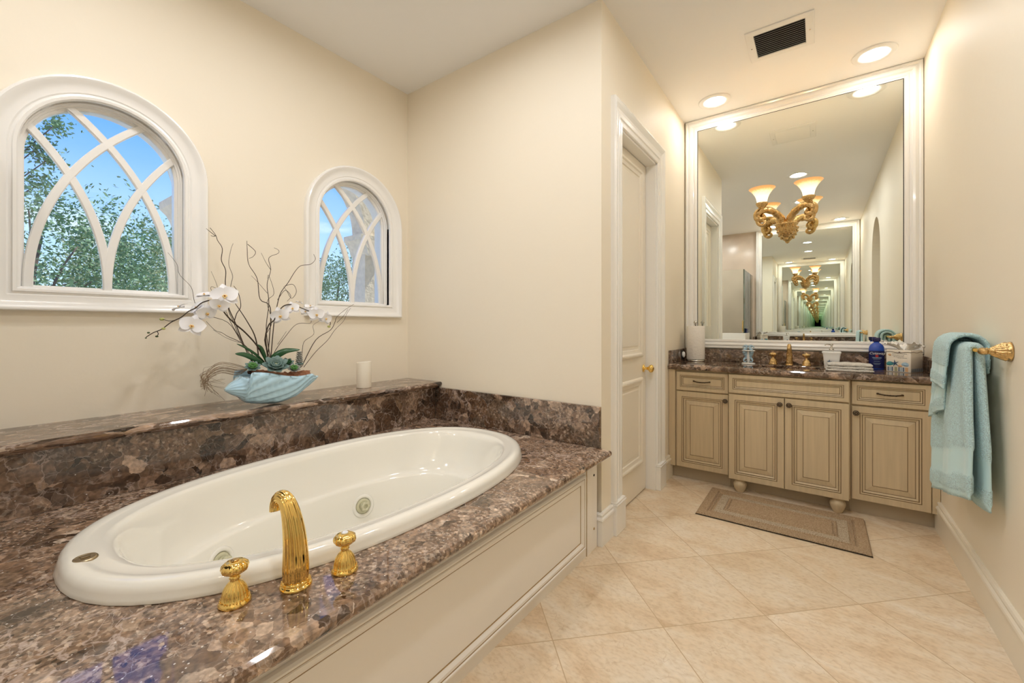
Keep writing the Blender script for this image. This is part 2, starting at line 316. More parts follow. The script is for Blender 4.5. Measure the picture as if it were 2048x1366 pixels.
def thing(name, label, cat, loc, group=None):
    o = bpy.data.objects.new(name, None); C.objects.link(o); o.empty_display_size = .05
    o.location = Vector(loc) * S; BASE[o.name] = Vector(loc); o['label'] = label; o['category'] = cat
    if group: o['group'] = group
    return o
def struct(name, loc=(0, 0, 0)):
    o = bpy.data.objects.new(name, None); C.objects.link(o); o.empty_display_size = .05; o.location = Vector(loc) * S; BASE[o.name] = Vector(loc); o['kind'] = 'structure'; return o
def st(o): o['kind'] = 'structure'; return o
def tag(o, label, cat, group=None, kind=None):
    o['label'] = label; o['category'] = cat
    if group: o['group'] = group
    if kind: o['kind'] = kind
    return o
def copytree(o, parent=None):
    c = o.copy(); C.objects.link(c); BASE[c.name] = Vector(BASE.get(o.name, (0, 0, 0)))
    if parent: c.parent = parent
    for ch in list(o.children): copytree(ch, c)
    return c
def turned(o, label, group=None):
    """the same thing at the other end of the corridor, turned half round"""
    c = copytree(o); p = BASE[o.name]; q = Vector((-.36 - p.x, 2.37 - p.y, p.z)); BASE[c.name] = q
    c.location = q * S; c.rotation_euler.z = o.rotation_euler.z + PI; c['label'] = label
    if group: c['group'] = group
    return c
def P(x, y, **k):
    u = (x - CX) / FPX; w = -(y - HY) / FPX; r = Vector((-math.sin(TH) + u * math.cos(TH), math.cos(TH) + u * math.sin(TH), w))
    if 'X' in k: t = k['X'] / r.x
    elif 'Y' in k: t = k['Y'] / r.y
    else: t = (k['Z'] - EYE) / r.z
    return Vector((r.x * t, r.y * t, EYE + r.z * t))
def smooth_path(pts, k=4):
    pts = [Vector(p) for p in pts]; out = []
    for i in range(len(pts) - 1):
        p0 = pts[max(i - 1, 0)]; p1 = pts[i]; p2 = pts[i + 1]; p3 = pts[min(i + 2, len(pts) - 1)]
        for j in range(k):
            t = j / k; out.append(.5 * ((2 * p1) + (p2 - p0) * t + (2 * p0 - 5 * p1 + 4 * p2 - p3) * t * t + (3 * p1 - p0 - 3 * p2 + p3) * t ** 3))
    out.append(pts[-1]); return out
# ================================================================== the room shell
H = 2.775; XL = -2.385; XH = -.89; XR = .53; YV = 3.64; YA = 1.985; YB = -1.27; XP = 1.5
def outline(yc, w, zb, zs, n=28):
    p = [(yc - w, zb), (yc - w, (zb + zs) / 2)]
    for i in range(n + 1):
        a = PI - PI * i / n; p.append((yc + w * math.cos(a), zs + w * math.sin(a)))
    p += [(yc + w, (zb + zs) / 2), (yc + w, zb)]
    return p
def arched(mb, f, y0, y1, z0, z1, holes, t):
    """a wall slab between y0..y1 with round-headed holes; f(y,z,d) places a point"""
    for d in (0, t):
        ys = y0
        for (yc, w, zb, zs) in holes:
            mb.add([f(ys, z0, d), f(yc - w, z0, d), f(yc - w, z1, d), f(ys, z1, d)], [(0, 1, 2, 3)])
            if zb > z0: mb.add([f(yc - w, z0, d), f(yc + w, z0, d), f(yc + w, zb, d), f(yc - w, zb, d)], [(0, 1, 2, 3)])
            n = 28; a = [(yc + w * math.cos(PI - PI * i / n), zs + w * math.sin(PI - PI * i / n)) for i in range(n + 1)]
            for i in range(n):
                mb.add([f(*a[i], d), f(*a[i + 1], d), f(a[i + 1][0], z1, d), f(a[i][0], z1, d)], [(0, 1, 2, 3)])
            ys = yc + w
        mb.add([f(ys, z0, d), f(y1, z0, d), f(y1, z1, d), f(ys, z1, d)], [(0, 1, 2, 3)])
    for (yc, w, zb, zs) in holes:
        p = outline(yc, w, zb, zs); mb.loft([[f(*q, 0) for q in p], [f(*q, t) for q in p]], True, sm=False)
    mb.add([f(y0, z0, 0), f(y1, z0, 0), f(y1, z1, 0), f(y0, z1, 0), f(y0, z0, t), f(y1, z0, t), f(y1, z1, t), f(y0, z1, t)], [(0, 1, 5, 4), (1, 2, 6, 5), (2, 3, 7, 6), (3, 0, 4, 7)])
WIN = [(.418, .25, 1.252, 1.775), (1.572, .25, 1.252, 1.775)]
mb = MB(); arched(mb, lambda y, z, d: (XL - d, y, z), YB, YA + .1, 0, H, WIN, .16); st(mb.build('wall_left', M['wall'], recalc=False))
mb = MB(); mb.box(XL - .16, XH, YA, YA + .12, 0, H); st(mb.build('wall_alcove', M['wall']))
mb = MB(); D0, D1, DZ = 2.23, 2.864, 2.21
mb.box(XH - .12, XH, YA + .12, D0, 0, H); mb.box(XH - .12, XH, D1, YV + .1, 0, H); mb.box(XH - .12, XH, D0, D1, DZ, H); st(mb.build('wall_hall', M['wall']))
mb = MB(); mb.box(XH - .12, XR + .1, YV, YV + .12, 0, H); st(mb.build('wall_vanity', M['wall']))
mb = MB(); arched(mb, lambda y, z, d: (XR + d, y, z), YB - .1, YV + .1, 0, H, [(.895, .425, 0, 1.93)], .5); st(mb.build('wall_right', M['wall'], recalc=False))
mb = MB(); mb.box(XP, XP + .1, .2, 1.6, 0, H); mb.box(XR + .5, XP, .1, .2, 0, H); mb.box(XR + .5, XP, 1.6, 1.7, 0, H); st(mb.build('wall_passage', M['wall']))
mb = MB(); mb.box(XH, XR + .1, YB - .12, YB, 0, H); st(mb.build('wall_rear', M['wall']))
mb = MB(); mb.box(XL - .16, XH, YB - .12, YB, 0, H); st(mb.build('wall_shower', M['shower']))
mb = MB(); mb.box(XL - .16, XP + .2, YB - .2, YV + .2, H, H + .3); st(mb.build('ceiling', M['ceil']))
mb = MB(); mb.box(XL - .16, XP + .2, YB - .2, YV + .2, -.1, 0); st(mb.build('floor', M['floor']))
mb = MB(); mb.box(XH - .16, XH - .125, D0 - .1, D1 + .1, 0, DZ + .1); st(mb.build('door_gap_blocker', M['dark']))  # unseen dark slab added behind the door, keeps sky light out of its gap
# baseboards (swept moulding profile)
BP = [(0, 0), (.016, 0), (.016, .128), (.022, .132), (.020, .140), (.013, .146), (.012, .154), (.016, .158), (.012, .165), (0, .165)]
def baseboard(name, pts, nrms, mat='base', hs=1.0):
    mb = MB(); rings = []
    for p, n in zip(pts, nrms): rings.append([(p[0] + n[0] * d, p[1] + n[1] * d, h * hs) for d, h in BP])
    mb.loft(rings, True, True, True, sm=False); return st(mb.build(name, M[mat]))
baseboard('baseboard_right', [(XR, 1.32), (XR, 3.225)], [(-1, 0)] * 2)
baseboard('baseboard_right_rear', [(XR, -.78), (XR, .47)], [(-1, 0)] * 2)
baseboard('baseboard_corner', [(XH - .03, YA - .012), (XH, YA - .012), (XH, 2.103)], [(0, -1), (1, -1), (1, 0)], 'trim')
baseboard('baseboard_hall', [(XH, 2.991), (XH, 3.225)], [(1, 0)] * 2, 'base')
# ------------------------------------------------------------------ windows
CP = [(0, -.012), (0, .010), (.004, .016), (.013, .018), (.016, .012), (.024, .011), (.028, .015), (.045, .016), (.062, .022), (.072, .031), (.080, .034), (.086, .033), (.090, .026), (.090, 0)]
SP = [(0, -.008), (0, -.02), (-.004, -.024), (-.004, -.034), (-.010, -.038), (-.010, -.048), (-.016, -.052), (-.020, -.056), (-.020, -.080), (-.003, -.082), (-.003, -.155), (.0, -.155)]
for wi, (yc, w, zb, zs) in enumerate(WIN):
    root = struct('window_%d' % (wi + 1), (XL, yc, zb))
    mb = MB(); mb.loft([[(XL + h, y, z) for y, z in outline(yc, w + d, zb - d * .93, zs)] for d, h in CP], True, sm=False)
    o = mb.build('casing', M['trim'], root); 
    for p in o.data.polygons: p.use_smooth = True
    md = o.modifiers.new('edges', 'EDGE_SPLIT'); md.split_angle = .5
    mb = MB(); mb.loft([[(XL + h, y, z) for y, z in outline(yc, w + d, zb - d * .8, zs)] for d, h in SP], True, sm=False); mb.build('sash', M['trim'], root)
    for s0, sg in ((-.222, 1), (0, -1), (0, 1), (.222, -1)):
        R = .938; z = zb + .006; pts = []
        while True:
            y = s0 + sg * (R - math.sqrt(R * R - (z - zb - .02) ** 2)) if z > zb + .02 else s0
            if z > zs and y * y + (z - zs) ** 2 > .257 ** 2: break
            if abs(y) > .258: break
            pts.append((y, z)); z += .02
        mb = MB(); rings = []
        for i, (y, z) in enumerate(pts):
            a = Vector(pts[max(i - 1, 0)]); b = Vector(pts[min(i + 1, len(pts) - 1)]); t = (b - a).normalized(); n = Vector((t.y, -t.x)) * .0145
            rings.append([(XL + h + (.0004 if sg > 0 else 0), yc + y + n.x * k, z + n.y * k) for k, h in ((-1, -.060), (-1, -.044), (-.75, -.040), (.75, -.040), (1, -.044), (1, -.060))])
        mb.loft(rings, True, True, True, sm=False); mb.build('muntin', M['trim'], root)
    mb = MB(); p = outline(yc, w - .012, zb + .008, zs)
    mb.add([(XL - .066, y, z) for y, z in p], [tuple(range(len(p)))]); mb.add([(XL - .070, y, z) for y, z in p], [tuple(range(len(p)))[::-1]]); mb.build('pane', M['pane'], root, recalc=False)
# ------------------------------------------------------------------ hall door
root = struct('door_1', (XH, (D0 + D1) / 2, 0))
DP = [(0, 0), (0, .012), (.004, .016), (.022, .017), (.026, .013), (.034, .014), (.040, .019), (.060, .020), (.066, .016), (.080, .018), (.100, .026), (.114, .030), (.122, .028), (.125, .020), (.125, 0)]
mb = MB(); rings = []
for d, h in DP: rings.append([(XH + h, D0 - d, .17), (XH + h, D0 - d, DZ + d), (XH + h, D1 + d, DZ + d), (XH + h, D1 + d, .17)])
mb.loft(rings, False, sm=False)
mb.box(XH - .12, XH + .003, D0 - .02, D0 + .012, 0, DZ); mb.box(XH - .12, XH + .003, D1 - .012, D1 + .02, 0, DZ); mb.box(XH - .12, XH + .003, D0, D1, DZ - .012, DZ + .02)
mb.build('door_casing', M['trim'], root, recalc=True)
for a, b in ((D0 - .128, D0 + .004), (D1 - .004, D1 + .128)):
    mb = MB(); mb.box(XH, XH + .034, a, b, 0, .155); mb.box(XH, XH + .038, a - .001, b + .001, .155, .165); mb.box(XH, XH + .034, a + .002, b - .002, .165, .176); mb.build('plinth_block', M['trim'], root, bevel=.003)
mb = MB(); XF = XH - .063; y0, y1 = D0 + .014, D1 - .0155; zt = DZ - .016
mb.box(XF - .04, XF, y0, y1, .008, zt)
def doorpanel(mb, za, zb_):
    mb.rects((XF, y0 + .085, za), (0, 1, 0), (0, 0, 1), (1, 0, 0), (y1 - y0) - .17, zb_ - za, [(0, 0), (0, .006), (.006, .014), (.014, .017), (.022, .016), (.030, .009), (.040, .007), (.050, .006), (.056, -.004), (.062, -.006), (.075, .002), (.079, .003)], back=False)
doorpanel(mb, .20, .77); doorpanel(mb, .905, 2.14)
mb.build('door_leaf', M['doorp'], root)
mb = MB(); c = (XF, y1 - .045, .825)
mb.lathe([(.026, 0), (.026, .003), (.022, .006), (.011, .008), (.009, .02), (.010, .03), (.016, .036), (.024, .044), (.026, .052), (.022, .062), (.010, .068)], c, (1, 0, 0), 24, mod=lambda a, i: 1 + .06 * math.cos(12 * a)); mb.build('door_knob', M['gold'], root)
# ================================================================== tub surround
TX, TY, TA, TB, TN = -1.48, .992, .486, .829, 2.306
def supe(a, b, z, n=TN, N=96, cx=TX, cyy=TY, angs=None):
    r = []
    for t in (angs or [2 * PI * i / N for i in range(N)]):
        c_, s_ = math.cos(t), math.sin(t); k = (abs(c_ / a) ** n + abs(s_ / b) ** n) ** (-1 / n); r.append((cx + c_ * k, cyy + s_ * k, z))
    return r
DX0, DX1, DY0, DY1 = -2.078, -.834, -.06, 1.984
angs = sorted([2 * PI * i / 120 for i in range(120)] + [math.atan2(y - TY, x - TX) % (2 * PI) for x in (DX0, DX1) for y in (DY0, DY1)])
def rect_ring(ins, z):
    r = []; x0, x1, ya, yb = DX0, DX1 - ins, DY0, DY1
    for t in angs:
        c_, s_ = math.cos(t), math.sin(t); k = min([((x1 if c_ > 0 else x0) - TX) / c_ if abs(c_) > 1e-9 else 9, ((yb if s_ > 0 else ya) - TY) / s_ if abs(s_) > 1e-9 else 9]); r.append((TX + c_ * k, TY + s_ * k, z))
    return r
ZD = .49
mb = MB(); mb.loft([supe(.462, .805, ZD - .03, angs=angs), supe(.462, .805, ZD, angs=angs), rect_ring(.016, ZD), rect_ring(.006, ZD - .004), rect_ring(.001, ZD - .011), rect_ring(0, ZD - .018), rect_ring(.001, ZD - .025), rect_ring(.006, ZD - .032), rect_ring(.016, ZD - .036), supe(.462, .805, ZD - .03, angs=angs)], True, sm=False)
root = thing('tub_deck', 'wide brown speckled marble deck slab surrounding the oval bathtub', 'tub deck', (-1.45, .95, ZD - .036))
mb.build('deck_slab', M['marbL'], root)
root = thing('marble_ledge', 'raised brown marble shelf under the two arched windows', 'shelf', (-2.2, .95, ZD))
mb = MB(); prof = [(XL + .001, .700), (XL + .001, .737), (-2.048, .737), (-2.040, .734), (-2.035, .728), (-2.035, .720), (-2.039, .713), (-2.047, .709), (-2.055, .707), (-2.062, .700)]
mb.loft([[(x_, y_, z_) for x_, z_ in prof] for y_ in (-.06, 1.984)], True, True, True, sm=False); mb.build('shelf_slab', M['marbS'], root)
mb = MB(); mb.box(-2.10, -2.077, -.06, 1.964, ZD + .001, .700); mb.build('riser_face', M['marb'], root)
mb = MB(); mb.box(-2.076, XH - .001, 1.964, 1.984, ZD + .001, .700); tag(mb.build('backsplash', M['marb'], base=(-1.5, 1.97, ZD), bevel=.002), 'dark brown marble backsplash on the wall at the far end of the bathtub', 'backsplash')
# skirt
root = thing('tub_skirt', 'long pale cream framed panel closing the front of the bathtub', 'tub panel', (XH - .01, .9, 0))
mb = MB(); xs = XH - .012
mb.box(xs - .02, xs, -.06, 1.835, 0, .454)
mb.build('panel_board', M['skirt'], root)
mb = MB(); mb.rects((xs, -.02, .048), (0, 1, 0), (0, 0, 1), (1, 0, 0), 1.835, .355, [(0, -.001), (0, .004), (.002, .010), (.008, .0145), (.013, .0145), (.016, .011), (.017, .009, 1), (.019, .009, 1), (.021, .012), (.031, .012), (.038, .006), (.042, .004), (.043, .0015, 1), (.046, .0015, 1), (.046, .0025), (.047, .0025)], back=False)
mb.build('panel_moulding', [M['skirt'], M['sglaze']], root)
mb = MB(); mb.box(xs - .02, xs + .006, 1.84, 1.885, 0, .454); mb.box(xs - .02, xs + .003, 1.889, 1.952, 0, .454); mb.build('corner_post', M['skirt'], root, bevel=.002)
mb = MB(); mb.box(xs - .02, xs + .0015, 1.835, 1.84, 0, .454); mb.box(xs - .02, xs + .0015, 1.885, 1.889, 0, .454); mb.build('glazed_seam', M['sglaze'], root)
mb = MB(); mb.lathe([(.006, 0), (.006, .0015)], (xs + .003, 1.915, .37), (1, 0, 0), 16); mb.build('screw_hole', M['dark'], root)
mb = MB(); mb.lathe([(.006, 0), (.006, .0025), (.004, .003)], (xs + .003, 1.915, .105), (1, 0, 0), 16); mb.build('screw_cap', M['sglaze'], root)
# tub
root = thing('bathtub', 'oval white drop-in whirlpool bathtub set in the marble deck', 'bathtub', (TX, TY, ZD))
mb = MB()
tr = [(.480, .823, .4905), (.486, .829, .4905), (.487, .830, .493), (.4835, .8265, .500), (.481, .824, .512), (.477, .820, .522), (.470, .813, .529), (.460, .803, .5325), (.447, .790, .5325), (.436, .779, .530), (.432, .772, .5285), (.415, .745, .5285), (.405, .728, .526), (.397, .716, .518), (.391, .706, .500), (.382, .690, .45), (.368, .662, .39), (.356, .636, .352), (.351, .626, .341), (.345, .618, .336), (.337, .606, .332), (.332, .596, .322), (.325, .575, .25), (.312, .545, .17), (.295, .515, .125), (.265, .47, .10), (.20, .36, .09), (.08, .14, .086)]
mb.loft([supe(a, b, z, n=TN + (.1 if i > 12 else 0)) for i, (a, b, z) in enumerate(tr)], True, False, True)
tub = mb.build('tub_shell', M['tub'], root)
def tub_wall(y, z):
    # interpolate the basin rings on the far (window) side
    for (a, b, z1), (a2, b2, z2) in zip(tr[12:], tr[13:]):
        if z1 >= z >= z2:
            t = (z1 - z) / (z1 - z2); A_ = a + (a2 - a) * t; B_ = b + (b2 - b) * t; return TX - A_ * (1 - abs((y - TY) / B_) ** (TN + .1)) ** (1 / (TN + .1))
for (jy, jz) in ((1.215, .235), (.598, .255)):
    p = Vector((tub_wall(jy, jz), jy, jz)); ty = Vector((tub_wall(jy + .01, jz) - p.x, .01, 0)); tz = Vector((tub_wall(jy, jz + .01) - p.x, 0, .01)); n = tz.cross(ty).normalized(); n = n if n.x > 0 else -n
    mb = MB(); mb.lathe([(.054, -.006), (.054, .002), (.050, .006), (.040, .0065), (.0375, .004), (.036, -.0)], p, n, 32, cap0=False, cap1=False); mb.lathe([(.036, .0), (.0355, .0035)], p, n, 32, cap0=True, cap1=False, mi=1)
    j = mb.build('water_jet', [M['tub'], M['jet']], root)
    mb = MB(); mb.lathe([(.036, .001), (.034, .0045), (.022, .005)], p, n, 32, cap1=True); mb.lathe([(.021, .004), (.020, .016), (.017, .018), (.016, .026)], p + n * .002, n, 20, mod=lambda a, i: 1, cap1=False)
    mb.lathe([(.019, .0), (.019, .012), (.010, .0125), (.010, .006)], p + n * .020, n, 30, mod=lambda a, i: 1 + (.16 * (math.cos(6 * a) > .3) if i < 2 else 0)); mb.build('jet_nozzle', M['jet'], j)
mb = MB(); mb.lathe([(.0245, 0), (.0245, .002), (.022, .005), (.018, .006), (.017, .0045)], (-1.476, .213, .5285), (0, 0, 1), 28); mb.box(-1.480, -1.470, .205, .222, .533, .5348); mb.box(-1.487, -1.482, .203, .224, .533, .5345); mb.build('overflow_cap', M['capm'], root)
# faucets ---------------------------------------------------------------
def flute(k, amp): return lambda a, i: 1 + amp * math.cos(k * a)
def bead_ring(mb, c, r, ax, n, rb):
    for i in range(n): mb.sphere((c[0] + r * math.cos(2 * PI * i / n), c[1] + r * math.sin(2 * PI * i / n), c[2]), rb, 6)
def spout(root, s, dirv, mat):
    """fluted swan spout, reaching towards dirv"""
    b = BASE[root.name]; d = Vector((dirv[0], dirv[1], 0)).normalized()
    mb = MB(); mb.lathe([(.036 * s, 0), (.036 * s, .004 * s), (.033 * s, .008 * s), (.030 * s, .009 * s), (.031 * s, .013 * s), (.028 * s, .017 * s)], b, (0, 0, 1), 32)
    bead_ring(mb, b + Vector((0, 0, .012 * s)), .0315 * s, None, 30, .0022 * s)
    path = [(0, .012, .0275), (.000, .045, .0285), (.001, .08, .0268), (.004, .115, .0248), (.010, .148, .0225), (.018, .175, .0200), (.029, .196, .0178), (.042, .206, .0165), (.055, .203, .0155), (.063, .192, .0150), (.065, .180, .0155), (.064, .172, .0165)]
    pts = [b + d * (p[0] * s) + Vector((0, 0, p[1] * s)) for p in path]
    sp_ = smooth_path(pts, 3); rr = []
    rl = [p[2] * s for p in path]
    for i in range(len(sp_)): k = i / 3; q = int(min(k, len(rl) - 2)); rr.append(rl[q] + (rl[q + 1] - rl[q]) * (k - q))
    mb.tube(sp_, rr, 72, mod=lambda a, t: 1 + .10 * abs(math.cos(7 * a)) - .06)
    mb.build('spout', mat, root)
def knob(root, off, s, mat, cap):
    b = BASE[root.name] + Vector(off)
    mb = MB(); mb.lathe([(.031, 0), (.032, .003), (.029, .008), (.0265, .010)], b, (0, 0, 1), 40); bead_ring(mb, b + Vector((0, 0, .011 * s)), .0265 * s, None, 30, .0018 * s) if s == 1 else None
    k = [(.031, 0), (.032, .004), (.029, .009), (.0255, .012), (.0245, .022), (.021, .033), (.015, .043), (.010, .049), (.009, .053), (.0115, .056), (.009, .059), (.008, .063)]
    mb = MB(); mb.lathe([(r * s, h * s) for r, h in k], b, (0, 0, 1), 80, mod=lambda a, i: 1 + (.05 * math.cos(20 * a) if 3 <= i <= 6 else 0)); bead_ring(mb, b + Vector((0, 0, .0115 * s)), .0275 * s, None, 28, .0019 * s)
    h = mb.build('handle', mat, root)
    k = [(.008, .062), (.017, .066), (.0245, .072), (.0265, .078), (.0245, .085), (.018, .090), (.010, .0925), (.006, .092)]
    mb = MB(); mb.lathe([(r * s, hh * s) for r, hh in k], b, (0, 0, 1), 72, mod=lambda a, i: 1 + (.10 * abs(math.cos(4.5 * a)) - .05 if 1 <= i <= 5 else 0)); mb.build('knob_cap', mat, h)
    mb = MB(); mb.lathe([(.008 * s, .092 * s), (.008 * s, .0945 * s), (.005 * s, .0955 * s)], b, (0, 0, 1), 16); mb.build('button', cap, h)
root = thing('bath_faucet', 'polished gold fluted bathtub faucet with two ribbed knobs on the deck edge', 'faucet', (-1.008, .502, ZD))
spout(root, .99, (-1, -.25), M['gold'])
knob(root, (-.048, -.112, 0), 1.02, M['gold'], M['agold']); knob(root, (.037, .105, 0), 1.02, M['gold'], M['wcer'])
# ================================================================== vanity end
def cab_door(root, name, x0, x1, z0, z1, yf, drawer=False, kn=None):
    w, h = x1 - x0, z1 - z0
    if drawer: stp = [(0, 0), (0, .016), (.002, .019), (.030, .019), (.031, .0175, 1), (.0335, .0175, 1), (.0345, .020), (.040, .018), (.041, .014, 1), (.0435, .013, 1), (.0445, .015), (.052, .012), (.053, .010, 1), (.0552, .010, 1), (.056, .012)]
    else: stp = [(0, 0), (0, .016), (.002, .019), (.036, .019), (.037, .0175, 1), (.0395, .0175, 1), (.0405, .021), (.046, .019), (.047, .0155, 1), (.0495, .0150, 1), (.051, .0165), (.060, .012), (.061, .0095, 1), (.0625, .0085, 1), (.064, .009), (.092, .0155), (.093, .0145, 1), (.0948, .0145, 1), (.096, .016)]
    if h < .16: stp = [(d * .8 if d > .004 else d, hh, *r) for d, hh, *r in stp]
    mb = MB(); mb.rects((x0, yf, z0), (1, 0, 0), (0, 0, 1), (0, -1, 0), w, h, stp); dr = mb.build(name, [M['cab'], M['glaze']], root)
    if kn == 'pull':
        xc, zc = (x0 + x1) / 2, (z0 + z1) / 2 + .004; mb = MB()
        pts = [(xc - .052, yf - .014, zc), (xc - .045, yf - .030, zc - .001), (xc - .02, yf - .036, zc - .004), (xc, yf - .037, zc - .005), (xc + .02, yf - .036, zc - .004), (xc + .045, yf - .030, zc - .001), (xc + .052, yf - .014, zc)]
        mb.tube(smooth_path(pts, 3), .0042, 8)
        for k in (-.052, .052): mb.sphere((xc + k, yf - .020, zc), .0068, 8)
        for k in range(5): mb.sphere((xc - .024 + .012 * k, yf - .037, zc - .004), .0056, 8)
        mb.build('handle', M['bronze'], dr)
    elif kn:
        mb = MB(); mb.lathe([(.009, 0), (.006, .004), (.006, .012), (.014, .016), (.0155, .020), (.013, .024), (.008, .0255)], (kn[0], yf - .018, kn[1]), (0, -1, 0), 24)
        for q in range(8): mb.sphere((kn[0] + .010 * math.cos(q * PI / 4), yf - .0425, kn[1] + .010 * math.sin(q * PI / 4)), .0022, 6, 1)
        mb.sphere((kn[0], yf - .0435, kn[1]), .003, 6, 1)
        mb.build('knob', [M['bronze'], M['silver']], dr)
YS, YC = 3.178, 3.140         # carcass fronts: side units and projecting centre unit (doors stand 19 mm proud)
ZC0, ZC1 = .095, .795
labels = {'l': 'narrow glazed tan vanity cabinet with one drawer and door, beside the white hall door', 'c': 'projecting centre sink cabinet with two raised panel doors and turned feet', 'r': 'glazed tan vanity cabinet with one drawer and door, behind the hanging aqua towels'}
CABS = []
rt = thing('vanity_cabinet', labels['l'], 'cabinet', (-.69, 3.4, 0)); CABS.append(rt)
mb = MB(); mb.box(-.888, -.489, YS, 3.60, ZC0, ZC1); mb.box(-.888, -.842, YS - .019, YS, ZC0, ZC1); mb.box(-.838, -.489, YS + .001, YS + .01, ZC0 - .001, ZC1); mb.build('carcass', M['cab'], rt, bevel=.0015)
mb = MB(); mb.box(-.888, -.489, 3.232, 3.60, 0, ZC0 - .001); mb.build('toe_kick', M['kick'], rt)
cab_door(rt, 'drawer', -.832, -.494, .648, .782, YS, True, 'pull'); cab_door(rt, 'door', -.832, -.494, .097, .640, YS, kn=(-.511, .600))
rt = thing('vanity_cabinet', labels['c'], 'cabinet', (-.17, 3.4, 0)); CABS.append(rt)
mb = MB(); mb.box(-.488, .149, YC, YC + .018, ZC0, ZC1); mb.box(-.488, -.470, YC + .018, 3.60, ZC0, ZC1); mb.box(.131, .149, YC + .018, 3.60, ZC0, ZC1); mb.box(-.470, .131, YC + .018, 3.60, ZC0, ZC0 + .018); mb.build('carcass', M['cab'], rt, bevel=.0015)
mb = MB(); mb.box(-.488, .149, 3.232, 3.60, 0, ZC0 - .001); mb.build('toe_kick', M['kick'], rt)
cab_door(rt, 'drawer_front', -.486, .144, .664, .788, YC, True); cab_door(rt, 'door', -.486, -.174, .090, .655, YC, kn=(-.196, .618)); cab_door(rt, 'door', -.170, .144, .090, .655, YC, kn=(-.148, .618))
for fx in (-.425, .092):
    mb = MB(); mb.lathe([(.020, 0), (.024, .006), (.032, .022), (.039, .045), (.040, .058), (.034, .070), (.027, .075), (.027, .079), (.031, .083), (.033, .088), (.030, .095)], (fx, 3.165, 0), (0, 0, 1), 28); mb.build('foot', M['cab'], rt)
rt = thing('vanity_cabinet', labels['r'], 'cabinet', (.33, 3.4, 0)); CABS.append(rt)
mb = MB(); mb.box(.150, .528, YS, 3.60, ZC0, ZC1); mb.box(.496, .528, YS - .012, YS, ZC0, ZC1); mb.build('carcass', M['cab'], rt, bevel=.0015)
mb = MB(); mb.box(.150, .528, 3.232, 3.60, 0, ZC0 - .001); mb.build('toe_kick', M['kick'], rt)
cab_door(rt, 'drawer', .157, .492, .652, .788, YS, True, 'pull'); cab_door(rt, 'door', .157, .492, .098, .642, YS, kn=(.176, .604))
# counter with sink hole ------------------------------------------------
ZT = .835
root = thing('vanity_counter', 'dark brown marble vanity countertop with rounded front edge and backsplash', 'countertop', (-.18, 3.35, ZC1)); COUNTER = root
scx, scy = -.165, 3.345; SA, SB = .205, .130
corners = [(-.888, 3.619), (-.888, 3.135), (-.505, 3.135), (-.490, 3.100), (.150, 3.100), (.168, 3.135), (.528, 3.135), (.528, 3.619)]
ang2 = sorted([2 * PI * i / 96 for i in range(96)] + [math.atan2(y - scy, x - scx) % (2 * PI) for x, y in corners])
def poly_ring(ins, z):
    cs = [(-.888, 3.619), (-.888, 3.135 + ins), (-.505, 3.135 + ins), (-.490, 3.100 + ins), (.150, 3.100 + ins), (.168, 3.135 + ins), (.528, 3.135 + ins), (.528, 3.619)]
    r = []
    for t in ang2:
        d = Vector((math.cos(t), math.sin(t))); best = 9
        for i in range(8):
            a = Vector(cs[i]) - Vector((scx, scy)); b = Vector(cs[(i + 1) % 8]) - Vector((scx, scy)); e_ = b - a; den = d.x * e_.y - d.y * e_.x
            if abs(den) < 1e-12: continue
            tt = (a.x * e_.y - a.y * e_.x) / den; uu = (a.x * d.y - a.y * d.x) / den
            if tt > 0 and -1e-6 <= uu <= 1 + 1e-6: best = min(best, tt)
        r.append((scx + d.x * best, scy + d.y * best, z))
    return r
el = lambda a, b, z, n=2.2: supe(a, b, z, n, cx=scx, cyy=scy, angs=ang2)
mb = MB(); mb.loft([el(SA, SB, ZC1 + .001), el(SA, SB, ZT - .003), el(SA + .003, SB + .003, ZT), poly_ring(.014, ZT), poly_ring(.005, ZT - .004), poly_ring(.001, ZT - .011), poly_ring(0, ZT - .018), poly_ring(.001, ZT - .026), poly_ring(.006, ZT - .034), poly_ring(.014, ZC1 + .001), el(SA, SB, ZC1 + .001)], True, sm=False); mb.build('counter_slab', M['marb'], root)
mb = MB(); mb.box(-.888, .528, 3.600, 3.619, ZT + .0005, .930); mb.build('backsplash', M['marb'], root, bevel=.002)
for a_, b_ in ((-.888, -.870), (.511, .528)):
    mb = MB(); mb.box(a_, b_, 3.16, 3.599, ZT + .0005, .930); mb.build('side_splash', M['marb'], root, bevel=.002)
root = thing('sink', 'oval bisque undermount sink in the marble countertop', 'sink', (scx, scy, .72)); SINK = root
mb = MB(); mb.loft([supe(a, b, z, 2.2, 64, scx, scy) for a, b, z in ((.225, .15, ZC1 - .002), (.225, .15, ZC1), (.203, .128, ZC1), (.197, .122, .785), (.18, .108, .75), (.14, .08, .715), (.07, .04, .705), (.02, .012, .703))], True, False, True); mb.build('basin', M['sink'], root)
mb = MB(); mb.lathe([(.018, 0), (.018, .003), (.012, .004)], (scx, scy, .704), (0, 0, 1), 20); mb.build('drain', M['gold'], root)
root = thing('basin_faucet', 'antique gold fluted vanity faucet between two petal knobs behind the sink', 'faucet', (-.165, 3.525, ZT)); BF = root
spout(root, .68, (0, -1), M['agold']); knob(root, (-.098, .0, 0), .92, M['agold'], M['agold']); knob(root, (.098, .0, 0), .92, M['agold'], M['agold'])
